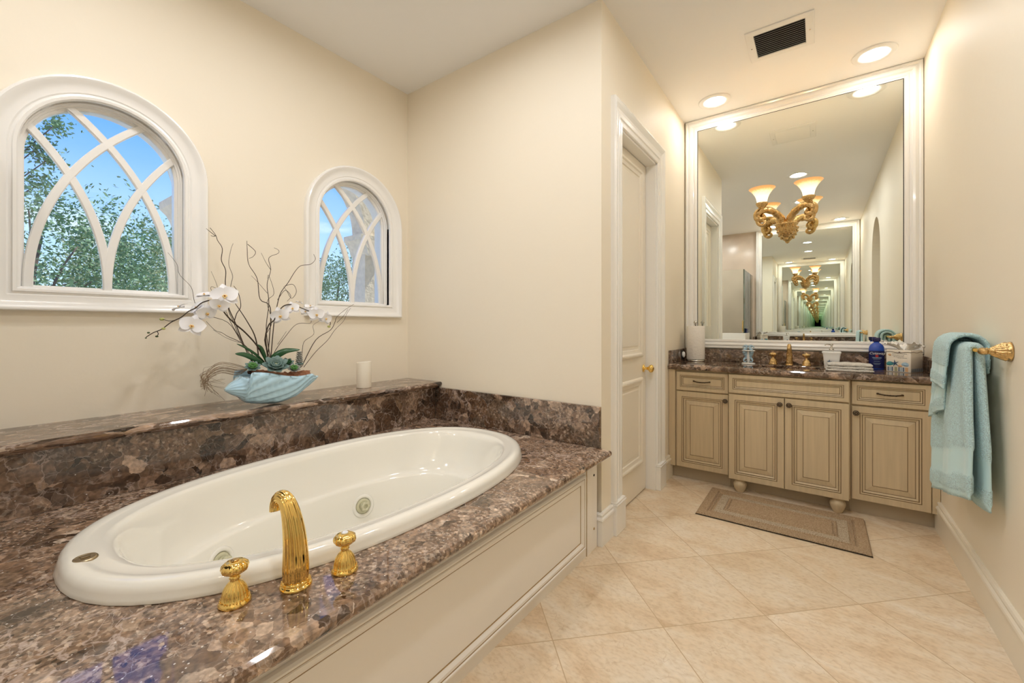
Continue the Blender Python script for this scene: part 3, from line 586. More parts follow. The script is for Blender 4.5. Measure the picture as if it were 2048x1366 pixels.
# mirror -----------------------------------------------------------------
root = thing('wall_mirror', 'huge wall mirror in a moulded cream frame above the vanity', 'mirror', (-.18, 3.63, .935)); MIR = root
mb = MB(); mb.add([(-.80, 3.6195, 1.0), (.46, 3.6195, 1.0), (.46, 3.6195, 2.70), (-.80, 3.6195, 2.70)], [(0, 1, 2, 3)]); mb.box(-.80, .46, 3.621, 3.625, 1.0, 2.70, 1); mb.build('mirror_glass', [M['mirror'], M['black']], root, recalc=False)
fw = (.088, .068)
def fstep(d, h): return ((d * fw[0], d * fw[1]), h)
mb = MB(); o_ = (-.879, 3.639, .937); FW_, FH_ = 1.406, H - .002 - .937
prof = [(0, .0), (0, .030), (.04, .034), (.14, .036), (.20, .030), (.24, .028), (.30, .032), (.42, .036), (.55, .032), (.62, .022), (.70, .020), (.74, .025), (.84, .026), (.88, .022), (.97, .022), (1, .020), (1.0, .012)]
mb.loft([[Vector(o_) + Vector((dx, -h, dy)), Vector(o_) + Vector((FW_ - dx, -h, dy)), Vector(o_) + Vector((FW_ - dx, -h, FH_ - (.088 * d))), Vector(o_) + Vector((dx, -h, FH_ - (.088 * d)))] for d, h in prof for dx, dy in ((d * .088, d * .070),)], True, sm=False)
mb.build('mirror_frame', M['trim'], root)
mb = MB(); g = .0045
for a in ((-.791, -.791 + g, 1.007, 2.687), (.439 - g, .439, 1.007, 2.687)): mb.box(a[0], a[1], 3.6185, 3.6192, a[2], a[3])
mb.box(-.791, .439, 3.6185, 3.6192, 2.687 - g, 2.687); mb.build('mirror_edge', M['black'], root)
# sconce ------------------------------------------------------------------
root = thing('wall_sconce', 'ornate gold two-arm sconce with amber bell shades mounted on the vanity mirror', 'sconce', (-.185, 3.60, 1.83)); SC = root
mb = MB(); bx, by, bz = -.185, 3.545, 1.832
mb.lathe([(.004, -.112), (.012, -.106), (.014, -.098), (.020, -.092), (.034, -.080), (.048, -.062), (.060, -.035), (.064, -.012), (.070, -.008), (.072, 0), (.066, .005), (.040, .012), (.032, .030), (.012, .034)], (bx, by, bz), (0, 0, 1), 40)
for row, (r, h, n) in enumerate(((.040, -.074, 12), (.053, -.052, 14), (.062, -.026, 16))):
    for i in range(n): a = 2 * PI * (i + row * .5) / n; mb.sphere((bx + r * math.cos(a), by + r * math.sin(a), bz + h), .0065, 6, sc_=(1, 1, 1.5))
mb.lathe([(.03, 0), (.034, .03), (.02, .07)], (bx, by, bz - .03), (0, 1, 0), 20)
mb.build('bowl', M['agold'], root)
for sgn in (-1, 1):
    mb = MB(); c2 = []
    path = [(.018, .0), (.028, .036), (.048, .064), (.076, .084), (.110, .090), (.142, .080), (.163, .054), (.158, .028), (.138, .018), (.122, .030), (.126, .046), (.138, .050)]
    yy = lambda k: by - .19 * min(1, k)
    pts = [Vector((bx + sgn * a, by - .17 * min(1, a / .14), bz + b)) for a, b in path]; sp_ = smooth_path(pts, 5)
    rad = [.029 - .016 * (i / (len(sp_) - 1)) ** 1.1 for i in range(len(sp_))]
    mb.tube(sp_, rad, 14, flat=1, up=(0, 1, 0), mod=lambda a, t: 1 + .13 * math.cos(2 * a) + .06 * math.cos(60 * t))
    for i in range(0, int(len(sp_) * .7), 1):
        mb.sphere(sp_[i] + Vector((0, -rad[i] * .9, rad[i] * .55)), .0048, 6)
        mb.sphere(sp_[i] + Vector((0, rad[i] * .9, rad[i] * .55)), .0048, 6)
    lp = [(.160, .022), (.154, -.006), (.134, -.022), (.114, -.012), (.118, .006), (.132, .006)]
    pts = [Vector((bx + sgn * a, by - .165, bz + b)) for a, b in lp]; mb.tube(smooth_path(pts, 4), .013, 10, mod=lambda a, t: 1.1 - .5 * t)
    arm = mb.build('arm', M['agold'], root)
    cx_, cy_, cz_ = bx + sgn * .132, by - .17, bz + .098
    mb = MB(); mb.lathe([(.008, -.01), (.014, -.004), (.016, .002), (.026, .012), (.033, .024), (.036, .034), (.033, .036)], (cx_, cy_, cz_), (0, 0, 1), 36, mod=lambda a, i: 1 + .10 * abs(math.cos(6 * a))); mb.build('shade_cup', M['agold'], arm)
    pr = [(.030, .030), (.031, .045), (.035, .065), (.043, .087), (.055, .108), (.068, .123), (.078, .132), (.081, .135)]
    mb = MB(); mb.lathe(pr, (cx_, cy_, cz_), (0, 0, 1), 36, cap0=False, cap1=False, bands=[0, .05, .15, .35, .6, .85, 1, 1]); mb.lathe([(r - .003, h) for r, h in pr[::-1]], (cx_, cy_, cz_), (0, 0, 1), 36, cap0=False, cap1=True, bands=[1, 1, .85, .6, .35, .15, .05, 0]); mb.build('shade', M['shade'], arm)
    ld = bpy.data.lights.new('shade_bulb', 'POINT'); ld.energy = 2.0; ld.color = (1, .80, .52); ld.shadow_soft_size = .02; lo = bpy.data.objects.new('shade_bulb', ld); C.objects.link(lo); lo.parent = arm; lo.location = (Vector((cx_, cy_, cz_ + .085)) - BASE[arm.name]) * S
# ceiling fittings -----------------------------------------------------------
def can(x, y, label, m='can'):
    r = thing('recessed_light', label, 'ceiling light', (x, y, H - .001), 'recessed ceiling lights')
    mb = MB(); mb.lathe([(.110, .0), (.109, -.004), (.104, -.007), (.082, -.008), (.066, -.004), (.062, .0)], (x, y, H - .001), (0, 0, 1), 40, cap0=False, cap1=False); mb.build('trim_ring', M['cantrim'], r)
    mb = MB(); mb.lathe([(.062, -.0025), (.04, -.004), (.01, -.0045)], (x, y, H - .001), (0, 0, 1), 32, cap0=False); mb.build('lens', M[m], r)
    return r
can(-.62, 3.385, 'round recessed light at the left of the vanity mirror top', 'canv'); can(.275, 3.375, 'round recessed light at the right of the vanity mirror top', 'canv')
can(-.62, -1.02, 'reflected recessed light at the shower side of the far mirror', 'canv'); can(.27, -1.02, 'reflected recessed light at the towel wall side of the far mirror', 'canv')
can(-.18, 1.66, 'recessed light in mid corridor, seen reflected behind the right amber shade'); can(-.18, .45, 'recessed light in the corridor ceiling nearest the camera, seen only in the mirror')
can(-1.50, .35, 'added unseen recessed light above the left end of the bathtub'); can(-1.30, 1.15, 'added unseen recessed light above the middle of the bathtub'); can(-1.65, -.72, 'recessed light inside the shower')  # both bathtub lights are added out of view to brighten the alcove
root = thing('ceiling_vent', 'rectangular white louvred air vent in the corridor ceiling', 'vent', (-.18, 2.87, H - .001))
vx0, vx1, vy0, vy1 = -.342, -.018, 2.708, 3.032
mb = MB(); mb.rects((vx0, vy1, H - .0005), (1, 0, 0), (0, -1, 0), (0, 0, -1), vx1 - vx0, vy1 - vy0, [(0, 0), (0, .003), (.003, .006), (.034, .009), (.040, .008), (.042, 0)], back=False)
mb.f.pop(); mb.mi.pop(); mb.sm.pop(); mb.build('vent_frame', M['vent'], root)
mb = MB(); mb.box(vx0 + .03, vx1 - .03, vy0 + .03, vy1 - .03, H - .0012, H - .0006); mb.build('duct_opening', M['dark'], root)
n = 13
for i in range(n):
    y = vy0 + .046 + (vy1 - vy0 - .092) * i / (n - 1); mb = MB()
    q_ = [(y - .0075, H - .0105), (y - .0070, H - .0110), (y + .0065, H - .0018), (y + .0060, H - .0014)]; mb.loft([[(x_, a_, b_) for a_, b_ in q_] for x_ in (vx0 + .041, vx1 - .041)], True, True, True, sm=False); mb.build('louvre', M['vent'], root, recalc=False)
for sx in (vx0 + .02, vx1 - .02):
    mb = MB(); mb.lathe([(.004, 0), (.004, -.0015)], (sx, 2.87, H - .0085), (0, 0, 1), 10); mb.build('screw', M['silver'], root)

# rug -------------------------------------------------------------------------
mb = MB(); nx, ny = 300, 176; x0, x1, y0, y1 = -.586, .210, 2.635, 3.100; vs_ = []; bd = []
for j in range(ny + 1):
    for i in range(nx + 1):
        x = x0 + (x1 - x0) * i / nx; y = y0 + (y1 - y0) * j / ny; d = min(x - x0, x1 - x, y - y0, y1 - y)
        h = .016; b = 0
        for g_ in (.055, .072, .078, .128, .146):
            if abs(d - g_) < .0040: h = .0056
        if .080 < d < .126: b = 1; h = .012
        if d < .004: h = .007
        vs_.append((x, y, h + random.uniform(-.0008, .0008))); bd.append(b)
mb.add(vs_, [(j * (nx + 1) + i, j * (nx + 1) + i + 1, (j + 1) * (nx + 1) + i + 1, (j + 1) * (nx + 1) + i) for j in range(ny) for i in range(nx)], 0, True, bd)
root = thing('bath_rug', 'rectangular tan tufted bath rug with braided border in front of the vanity', 'rug', (-.188, 2.87, 0))
mb.build('rug_pile', M['rug'], root)
mb = MB(); mb.box(x0 - .001, x1 + .001, y0 - .001, y1 + .001, .0005, .0045); mb.build('rug_backing', M['rugb'], root)
# things on the counter ----------------------------------------------------------
ZK = ZT + .0006
c = Vector((-.778, 3.50, ZK)); root = thing('paper_towel_holder', 'standing paper towel roll on a brushed nickel holder with ball finial', 'paper towel holder', c)
mb = MB(); mb.lathe([(.071, 0), (.072, .003), (.070, .010), (.064, .013), (.02, .014)], c, n=40); mb.lathe([(.006, .013), (.006, .29)], c, n=12); mb.build('stand', M['silver'], root)
mb = MB(); mb.sphere(c + Vector((0, 0, .302)), .0145, 20); mb.lathe([(.010, .282), (.008, .289)], c, n=16); mb.build('ball_finial', M['silver'], root)
mb = MB(); mb.lathe([(.020, .0155), (.0655, .0155), (.0665, .018), (.0668, .15), (.0662, .272), (.065, .275), (.020, .275)], c, n=48, cap0=False, cap1=False); mb.lathe([(.020, .275), (.020, .0155)], c, n=24, cap0=False, cap1=False); mb.tube([c + Vector((.066, -.008, .016)), c + Vector((.066, -.008, .275))], .0016, 6); mb.build('paper_roll', M['paper'], root)
c = Vector((-.410, 3.46, ZK)); root = thing('toothbrush_holder', 'small pale blue and white seahorse toothbrush holder on a round base', 'toothbrush holder', c)
mb = MB(); mb.lathe([(.044, 0), (.045, .004), (.040, .009), (.02, .011)], c, n=32); mb.lathe([(.008, .010), (.010, .03), (.016, .05), (.018, .085), (.014, .095)], c, n=20); mb.build('base', M['wcer'], root)
mb = MB(); mb.lathe([(.014, .092), (.042, .094), (.044, .097), (.042, .100), (.014, .101)], c, n=30); mb.build('holder_ring', M['wcer'], root)
for sg in (-1, 1):
    mb = MB(); pts = [(.012, .022), (.020, .016), (.027, .022), (.026, .034), (.017, .042), (.012, .056), (.018, .074), (.022, .090), (.018, .108), (.010, .120), (.014, .131), (.026, .128), (.036, .120)]
    pv = [c + Vector((sg * a, -.012 - .010 * math.sin(i), b)) for i, (a, b) in enumerate(pts)]; q = smooth_path(pv, 4); L_ = len(q) - 1
    mb.tube(q, [.0035 + .0105 * math.exp(-((i / L_ - .52) / .22) ** 2) + (.003 if .75 < i / L_ < .92 else 0) for i in range(L_ + 1)], 10, mod=lambda a, t: 1 + .14 * math.cos(90 * t)); mb.sphere(q[int(L_ * .82)], .0115, 8)
    mb.build('seahorse', M['lblue'], root)
c = Vector((.068, 3.415, ZK)); root = thing('soap_dispenser', 'square white ceramic soap pump painted with a starfish, behind the folded washcloths', 'soap dispenser', c)
def sqring(c, a, z, rz=0, n=6, rad=.2):
    r = []
    for q in range(4):
        for k in range(n + 1):
            t = PI / 2 * q + PI / 2 * k / n; cx_, cy_ = (1 - rad) * (1 if q in (0, 3) else -1), (1 - rad) * (1 if q in (0, 1) else -1)
            x, y = (cx_ + rad * math.cos(t)) * a, (cy_ + rad * math.sin(t)) * a; r.append((c[0] + x * math.cos(rz) - y * math.sin(rz), c[1] + x * math.sin(rz) + y * math.cos(rz), c[2] + z))
    return r
mb = MB(); mb.loft([sqring(c, a, z) for a, z in ((.036, 0), (.038, .003), (.043, .07), (.047, .098), (.050, .102), (.049, .108), (.044, .110))], True, True, True); mb.build('body', M['wcer'], root)
mb = MB(); mb.lathe([(.013, .110), (.013, .128), (.010, .130), (.005, .131), (.005, .148), (.009, .149), (.009, .158), (.004, .160)], c, n=18); mb.tube([c + Vector((0, 0, .154)), c + Vector((-.026, -.012, .155)), c + Vector((-.034, -.016, .150))], .0035, 8); mb.build('pump', M['silver'], root)
def star(mb, c, u, v, n, R, r, rot=0, k=5, h=.001):
    c, u, v, n = map(Vector, (c, u, v, n)); pts = []
    for i in range(2 * k): a = rot + PI * i / k; q = R if i % 2 == 0 else r; pts.append(c + u * q * math.cos(a) + v * q * math.sin(a) + n * (h * .3))
    o = mb.add([p for p in pts] + [c + n * h], [(i, (i + 1) % (2 * k), 2 * k) for i in range(2 * k)])
mb = MB(); star(mb, c + Vector((-.012, -.0455, .045)), (1, 0, 0), (0, .04, 1), (0, -1, 0), .015, .005, .3); mb.build('starfish_print', M['dblue'], root)
mb = MB()
for k in range(4): mb.box(c.x - .026 + k * .008, c.x - .022 + k * .008, c.y - .0405, c.y - .040 + .004, c.z + .004, c.z + .022)
mb.build('stripe_print', M['lblue'], root)
STACK = []
def cloth_slab(name, x0, x1, y0, y1, z, t, label, seed, root_=None):
    rnd = random.Random(seed); mb = MB(); rings = []; N = 26
    for i in range(N + 1):
        x = x0 + (x1 - x0) * i / N; w = .0025 * math.sin(i * .8 + seed) + .002 * math.sin(i * .31 + seed * 2); e_ = .004 * math.exp(-min(i, N - i) / 1.5)
        prof = []
        for k in range(20):
            a = PI / 2 + PI * k / 19; prof.append((y0 + t / 2 + (t / 2 - e_ * .3) * math.cos(a), z + t / 2 + (t / 2 - e_) * math.sin(a)))
        for k in range(10): prof.append((y0 + t / 2 + (y1 - y0 - t / 2) * (k + 1) / 10, z + e_))
        for k in range(10): prof.append((y1 - (y1 - y0 - t / 2) * k / 10, z + t - e_ - .0004))
        rings.append([(x, p[0] + w * .6, max(z, p[1] + (w * .45 if p[1] > z + t * .6 else 0))) for p in prof])
    mb.loft(rings, True, True, True, bands=None); o = mb.build(name, M['wtowel'], base=((x0 + x1) / 2, (y0 + y1) / 2, z)); tag(o, label, 'washcloth', 'folded washcloths on the counter'); return o
zz = ZK
for i, (t, l) in enumerate(((.015, 'white folded washcloth at the bottom of the little stack by the soap pump'), (.014, 'white folded washcloth in the middle of the little stack by the soap pump'), (.018, 'white folded washcloth on top of the little stack by the soap pump'))):
    STACK.append(cloth_slab('washcloth', .036 + .004 * i, .262 - .003 * i, 3.205 + .003 * i, 3.345, zz, t, l, i + 3)); zz += t + .0012
c = Vector((.296, 3.50, ZK)); root = thing('lotion_bottle', 'cobalt blue plastic bottle with white script label beside the tissue box', 'bottle', c)
mb = MB(); mb.loft([supe(a, b, c.z + z, 2.6, 48, c.x, c.y) for a, b, z in ((.034, .022, 0), (.038, .026, .004), (.0385, .027, .012), (.0385, .027, .125), (.037, .026, .140), (.031, .023, .155), (.020, .018, .165), (.014, .014, .169), (.0135, .0135, .176))], True, True, True); mb.build('bottle_body', M['blue'], root)
mb = MB(); mb.loft([supe(a, b, c.z + z, 2.3, 32, c.x, c.y) for a, b, z in ((.019, .016, .176), (.020, .0165, .178), (.021, .0175, .196), (.0205, .017, .200), (.012, .010, .201))], True, True, True); mb.box(c.x - .021, c.x - .008, c.y - .010, c.y + .004, c.z + .190, c.z + .201); mb.build('flip_cap', M['navy'], root)
mb = MB(); mb.loft([[p for p in supe(.0389, .0274, c.z + z, 2.6, 96, c.x, c.y)[50:95]] for z in (.008, .118)], False); lab = mb.build('label', M['navy'], root)
def text(body, size, loc, rz, mat, parent, name='lettering', shear=0, ext=.0004, curve=0):
    cu = bpy.data.curves.new('t', 'FONT'); cu.body = body; cu.size = size * S; cu.align_x = 'CENTER'; cu.extrude = ext * S; cu.shear = shear
    to = bpy.data.objects.new('t', cu); C.objects.link(to); bpy.context.view_layer.update()
    me = bpy.data.meshes.new_from_object(to.evaluated_get(bpy.context.evaluated_depsgraph_get())); bpy.data.objects.remove(to)
    R = Matrix.Rotation(rz, 4, 'Z') @ Matrix.Rotation(PI / 2, 4, 'X'); me.transform(R); me.materials.clear(); me.materials.append(mat)
    o = bpy.data.objects.new(name, me); C.objects.link(o); o.parent = parent; o.location = (Vector(loc) - BASE[parent.name]) * S; BASE[o.name] = Vector(loc); return o
text('Cutaway', .021, c + Vector((0, -.0279, .096)), 0, M['white'], lab, shear=.3)
mb = MB(); mb.lathe([(.008, 0), (.008, .0006)], c + Vector((0, -.0275, .086)), (0, -1, 0), 20, sc_=(1, 1)); mb.build('red_emblem', M['red'], lab)
mb = MB()
for z, w in ((.073, .022), (.066, .017), (.052, .014), (.040, .018), (.033, .014)): mb.box(c.x - w, c.x + w, c.y - .0280, c.y - .0272, c.z + z, c.z + z + (.0035 if z > .07 else .0012))
mb.build('label_lines', M['lblue'], lab)
# tissue box, turned a little
c = Vector((.416, 3.425, ZK)); rz = -math.radians(33); A = .060; HB = .132
root = thing('tissue_box_cover', 'cream tissue box cover decorated with blue shells and a starfish, in the right counter corner', 'tissue box', c); TB_ = root
mb = MB(); mb.loft([sqring(c, a, z, rz, 4, .08) for a, z in ((A, 0), (A + .001, .002), (A + .001, HB - .004), (A - .002, HB), (A - .025, HB), (A - .028, HB - .01))], True, True, True); mb.build('cover', M['cer'], root)
fu = Vector((math.cos(rz), math.sin(rz), 0)); fn = Vector((math.sin(rz), -math.cos(rz), 0)); up = Vector((0, 0, 1))
def F(u, z, o=.0015): return c + fu * u + fn * (A + o) + up * z
mb = MB()
def scallop(mb, cc, R, rot, mi, k=11, nrm=fn):
    pts = []
    for i in range(k * 3 + 1): a = rot + math.radians(-115) + math.radians(230) * i / (k * 3); q = R * (1 + .07 * math.cos(a * 0 + i * 2 * PI / 3)); pts.append(cc + fu * q * math.sin(a) + up * q * .82 * math.cos(a))
    pts.append(cc - up * R * .55 + fu * 0); o = mb.add(pts + [cc + nrm * .004], [(i, i + 1, len(pts)) for i in range(len(pts) - 1)] + [(len(pts) - 1, 0, len(pts))], mi)
scallop(mb, F(-.040, .046), .018, -.2, 0); mb.build('teal_shell', M['teal'], root)
mb = MB(); scallop(mb, F(.034, .045), .018, .2, 0); mb.build('pale_shell', M['lblue'], root)
for a_ in ((F(.010, .036), .011, 0, 0), (F(-.042, .100), .009, .5, 0)): mb = MB(); scallop(mb, *a_); mb.build('sandy_shell', M['orange'], root)
mb = MB(); star(mb, F(-.014, .052, .002), fu, up, fn, .023, .006, .5, 5, .004); mb.build('starfish', M['dblue'], root)
mb = MB(); mats = [M['dblue'], M['lblue'], M['olive'], M['orange']]
for i, (u0, w, mi) in enumerate(((-.050, .003, 0), (-.043, .002, 1), (-.036, .003, 1), (-.029, .003, 0), (-.012, .008, 2), (.004, .003, 0), (.011, .002, 1), (.018, .003, 1), (.026, .003, 0), (.040, .009, 3))):
    a = F(u0 - w * .6, .004, .0012); b = F(u0 + w, .028, .0012); mb.add([F(u0 - w * .6, .004, .0014), F(u0 + w, .004, .0014), F(u0 + w, .029, .0014), F(u0 - w * .6, .029, .0014)], [(0, 1, 2, 3)], mi)
for i in range(12):
    q = lambda k, z: c + fu * (A + .0022) - fn * (-A + .006 + .0095 * i + k) + up * z
    mb.add([q(0, .004), q(.0045, .004), q(.0045, .024), q(0, .024)], [(0, 1, 2, 3)], (0, 1)[i % 2])
mb.build('stripe_print', mats, root)
mb = MB(); rnd = random.Random(5)
for r_, (z, a0, a1) in enumerate(((.108, -.028, .040), (.099, -.028, .030), (.091, -.022, .030), (.083, -.005, .042))):
    u = a0
    while u < a1:
        w = rnd.uniform(.002, .007); mb.add([F(u, z, .0016), F(u + w, z, .0016), F(u + w, z + .0022, .0016), F(u, z + .0022, .0016)], [(0, 1, 2, 3)]); u += w + .0018
mb.build('verse_lettering', M['ink'], root)
mb = MB(); pts = [F(-.062 + .0125 * i, .118 + .0028 * math.sin(i * .9), .0032) for i in range(11)] + [c + fu * (A + .003) + fn * (A - .012 * i) + up * (.119 + .003 * math.sin(i)) for i in range(11)]; mb.tube(pts, .0013, 6); mb.sphere(F(.008, .119, .004), .004, 8); mb.build('twine', M['bark'], root)
mb = MB(); rnd = random.Random(2)
for k in range(9):
    a0 = rnd.uniform(0, 2 * PI); rr = rnd.uniform(.045, .08); hh = rnd.uniform(.045, .085); wd = rnd.uniform(.5, 1.0); g_ = []
    for i in range(7):
        t = i / 6; row = []
        for j in range(9):
            s_ = j / 8 - .5; a = a0 + s_ * wd * (.6 + t); r_ = .012 + rr * t ** 1.3; row.append(c + Vector((math.cos(a) * r_, math.sin(a) * r_, HB - .012 + hh * (t - .28 * t ** 3) + .006 * math.sin(j * 2.2 + k) * t + .005 * math.sin(5 * t + j))))
        g_.append(row)
    mb.loft(g_, False)
mb.build('tissue', M['tissue'], root, recalc=False)
root = thing('air_freshener', 'white oval plug-in air freshener on a dark outlet behind the paper towels', 'air freshener', (-.868, 3.462, .885))
mb = MB(); mb.box(-.8695, -.866, 3.43, 3.494, .848, .922); mb.build('outlet_plate', M['black'], root, bevel=.001)
mb = MB(); mb.sphere((-.857, 3.455, .886), .024, 20, sc_=(.55, .85, 1.05)); mb.build('plug', M['wcer'], root)
root = thing('wall_outlet', 'brown outlet plate set in the right marble side splash', 'outlet', (.509, 3.33, .88))
mb = MB(); mb.box(.5065, .5105, 3.30, 3.375, .845, .918); mb.build('cover_plate', M['outplate'], root, bevel=.001)
for dz in (-.018, .018):
    mb = MB(); mb.box(.5045, .5065, 3.322, 3.352, .8815 + dz - .013, .8815 + dz + .013); mb.build('socket', M['bronze'], root, bevel=.001)
# towel bar and towels -------------------------------------------------------------
XB, ZB = .462, 1.022
def towelbar(loc, ya, yb, label):
    root = thing('towel_bar', label, 'towel bar', (XR, (ya + yb) / 2, ZB))
    mb = MB(); mb.tube([(XB, ya - .012, ZB), (XB, yb + .012, ZB)], .0062, 14); mb.build('bar', M['gold'], root)
    for y in (ya, yb):
        mb = MB(); mb.lathe([(.034, .001), (.034, .006), (.030, .009), (.031, .013), (.027, .022), (.020, .036), (.013, .046), (.010, .052), (.013, .056), (.010, .060), (.010, .068)], (XR, y, ZB), (-1, 0, 0), 72, mod=lambda a, i: 1 + (.07 * math.cos(18 * a) if 3 <= i <= 6 else 0)); mb.sphere((XB, y, ZB), .012, 14)
        s_ = -1 if y == ya else 1; mb.lathe([(.011, 0), (.013, .008), (.009, .014), (.012, .02), (.008, .028), (.003, .034)], (XB, y + s_ * .006, ZB), (0, s_, 0), 24); mb.build('post', M['agold'], root)
    return root
towelbar(None, 2.158, 2.775, 'gold towel bar with fluted posts on the right wall, holding the aqua towels')
def towel(name, top, bot, zf, zb_, off, thick, label, seed, band=(.10, .20), group=None, wav=.010, mat='towel'):
    """cloth laid over the bar; top/bot = y extents, zf/zb_ = (near, far) hem heights front and back"""
    N = 46; K = 40; rings = []; bands = []; rnd = random.Random(seed); ph = [rnd.uniform(0, 6) for _ in range(6)]
    R = .0085 + off
    for i in range(N + 1):
        u = i / N; cl = []
        hf = zf[0] + (zf[1] - zf[0]) * u; hb = zb_[0] + (zb_[1] - zb_[0]) * u
        def yat(k, dz): 
            t = min(1, max(0, dz / .35)); a = top[0] + (bot[0] - top[0]) * t; b = top[1] + (bot[1] - top[1]) * t; return a + (b - a) * u
        for k in range(K + 1):
            z = hf + (ZB - hf) * k / K; dz = ZB - z; w = wav * math.sin(u * 9 + ph[0]) * min(1, dz * 3) + .5 * wav * math.sin(u * 21 + ph[1] + dz * 3) * min(1, dz * 4)
            cl.append((XB - R - .018 * min(1, dz * 1.6) + w, yat(k, dz), z, abs(z - hf)))
        for k in range(1, 9):
            a = PI - PI * k / 9; cl.append((XB + R * math.cos(a), yat(0, 0), ZB + R * math.sin(a), 1))
        for k in range(K + 1):
            z = ZB + (hb - ZB) * k / K; dz = ZB - z; w = .4 * wav * math.sin(u * 11 + ph[2]) * min(1, dz * 3)
            cl.append((XB + R + .008 * min(1, dz * 2) + w, yat(k, dz), z, abs(z - hb)))
        cl = [Vector(p[:3]).to_tuple() + (p[3],) for p in cl]; L_ = len(cl); outer = []; inner = []
        for q in range(L_):
            a = Vector(cl[max(q - 1, 0)][:3]); b = Vector(cl[min(q + 1, L_ - 1)][:3]); t = b - a; n = Vector((-t.z, 0, t.x)).normalized()
            e_ = thick * (.35 + .65 * min(1, min(i, N - i) / 2.5)) * (1 if 1 < q < L_ - 2 else .6)
            bn = 1 if band[0] < cl[q][3] < band[1] or abs(cl[q][3] - .012) < .006 else 0
            e_ *= .72 if bn else 1
            p = Vector(cl[q][:3]); outer.append((p + n * e_, bn)); inner.append((p - n * min(e_, R * .9), bn))
        ring = outer + inner[::-1]; rings.append([p for p, _ in ring]); bands.append([b for _, b in ring])
    mb = MB(); nn = len(rings[0]); vs_ = [p for r in rings for p in r]; fs = []
    for i in range(N):
        for j in range(nn): k = (j + 1) % nn; fs.append((i * nn + j, i * nn + k, (i + 1) * nn + k, (i + 1) * nn + j))
    Lh = nn // 2
    for base_ in (0, N * nn):
        for j in range(Lh - 1): fs.append((base_ + j, base_ + j + 1, base_ + nn - 2 - j, base_ + nn - 1 - j))
    mb.add(vs_, fs, 0, True, [b for r in bands for b in r]); o = mb.build(name, M[mat], base=(XB, (top[0] + top[1]) / 2, ZB)); tag(o, label, 'towel', group); return o
towel('bath_towel', (2.235, 2.57), (2.18, 2.71), (.485, .365), (.452, .42), .006, .0135, 'long aqua terry bath towel hanging over the gold bar nearly to the baseboard', 3, (.085, .185))
towel('hand_towel', (2.43, 2.60), (2.50, 2.72), (.76, .69), (.80, .76), .028, .008, 'aqua hand towel draped over the far end of the bar behind the short cloth', 8, (.06, .11), wav=.006)
towel('face_cloth', (2.32, 2.55), (2.38, 2.62), (.86, .87), (.93, .90), .046, .008, 'short aqua face cloth folded over the top of the long bath towel', 5, (.055, .09), wav=.006)
# candle ---------------------------------------------------------------------------
c = Vector((-2.224, 1.517, .7375)); root = thing('pillar_candle', 'ivory flameless pillar candle on the marble shelf under the small window', 'candle', c)
mb = MB(); rings = []
for r_, z in ((.0425, 0), (.0435, .003), (.0435, .150), (.0425, .154), (.040, .156), (.036, .148), (.030, .142), (.012, .139)): rings.append([(c.x + r_ * math.cos(a), c.y + r_ * math.sin(a), c.z + z + (.004 * math.sin(a * 1 + 1) if z > .12 else 0)) for a in [2 * PI * i / 40 for i in range(40)]])
mb.loft(rings, True, True, True); mb.build('wax_body', M['wax'], root)
mb = MB(); mb.tube([c + Vector((0, 0, .138)), c + Vector((.001, .001, .150))], .002, 8); mb.build('wick', M['tissue'], root)
# shell planter ----------------------------------------------------------------------
XPL = -2.112
tp = [(449.7, 777), (462, 766), (476.5, 757), (483, 747), (491.5, 743.5), (510, 744), (531, 746), (553, 750), (579.6, 751), (597, 749.5), (612, 747.5), (626, 748.5), (636, 751.5)]
bt = [(449.7, 782), (462, 789), (476.5, 794.5), (485, 800), (494, 804.5), (510, 807), (531, 807), (553, 805.5), (579.6, 796), (597, 785), (612, 773), (626, 762), (636, 752.5)]
stn = []
for (a, b), (a2, b2) in zip(tp, bt):
    p = P(a, b, X=XPL); q = P(a2, b2, X=XPL); stn.append((p.y, p.z, max(q.z, .738) if a2 < 484 else q.z))
zmin = min(s_[2] for s_ in stn); stn = [(y, zt_ - (zmin - .7385), zb_ - (zmin - .7385)) for y, zt_, zb_ in stn]
sy = smooth_path([Vector(s_) for s_ in stn], 7); mb = MB(); rings = []; NS = 72
for i, (y, zt_, zb_) in enumerate(sy):
    t = i / (len(sy) - 1); cup = min(1, max(0, (t - .20) / .08)) * min(1, max(0, (.97 - t) / .1)); hh = max(.002, zt_ - zb_); hw = min(.088, hh * .72) + .002; r = []
    for j in range(NS):
        a = 2 * PI * j / NS; x, z = math.cos(a), math.sin(a)
        if t < .22: rib = 1 + .05 * math.cos(15 * a)
        else: rib = 1 + .042 * abs(math.cos(10 * (a - 2.1 * t))) ** .7 * 3.6 - .10
        if z < 0: X_, Z_ = x * hw * rib, (zb_ + zt_) / 2 * (1 - cup) + zt_ * cup + z * (hh / 2 * (1 - cup) + hh * cup) * (rib if z > -.9 else 1)
        else:
            full = (zb_ + zt_) / 2 + z * hh / 2 * rib; dish = zt_ - .022 * min(1, z * 3) + .004 * (1 if z < .15 else 0); X_ = x * hw * rib * (1 - .04 * cup); Z_ = full * (1 - cup) + dish * cup
        r.append((XPL + X_, y, max(Z_, .7383)))
    rings.append(r)
mb.loft(rings, True, True, True)
root = thing('shell_planter', 'pale aqua ceramic conch shell planter on the marble shelf', 'planter', (XPL, 1.0, .738)); PLT = root
mb.build('shell', M['planter'], root)
mb = MB(); rings = []
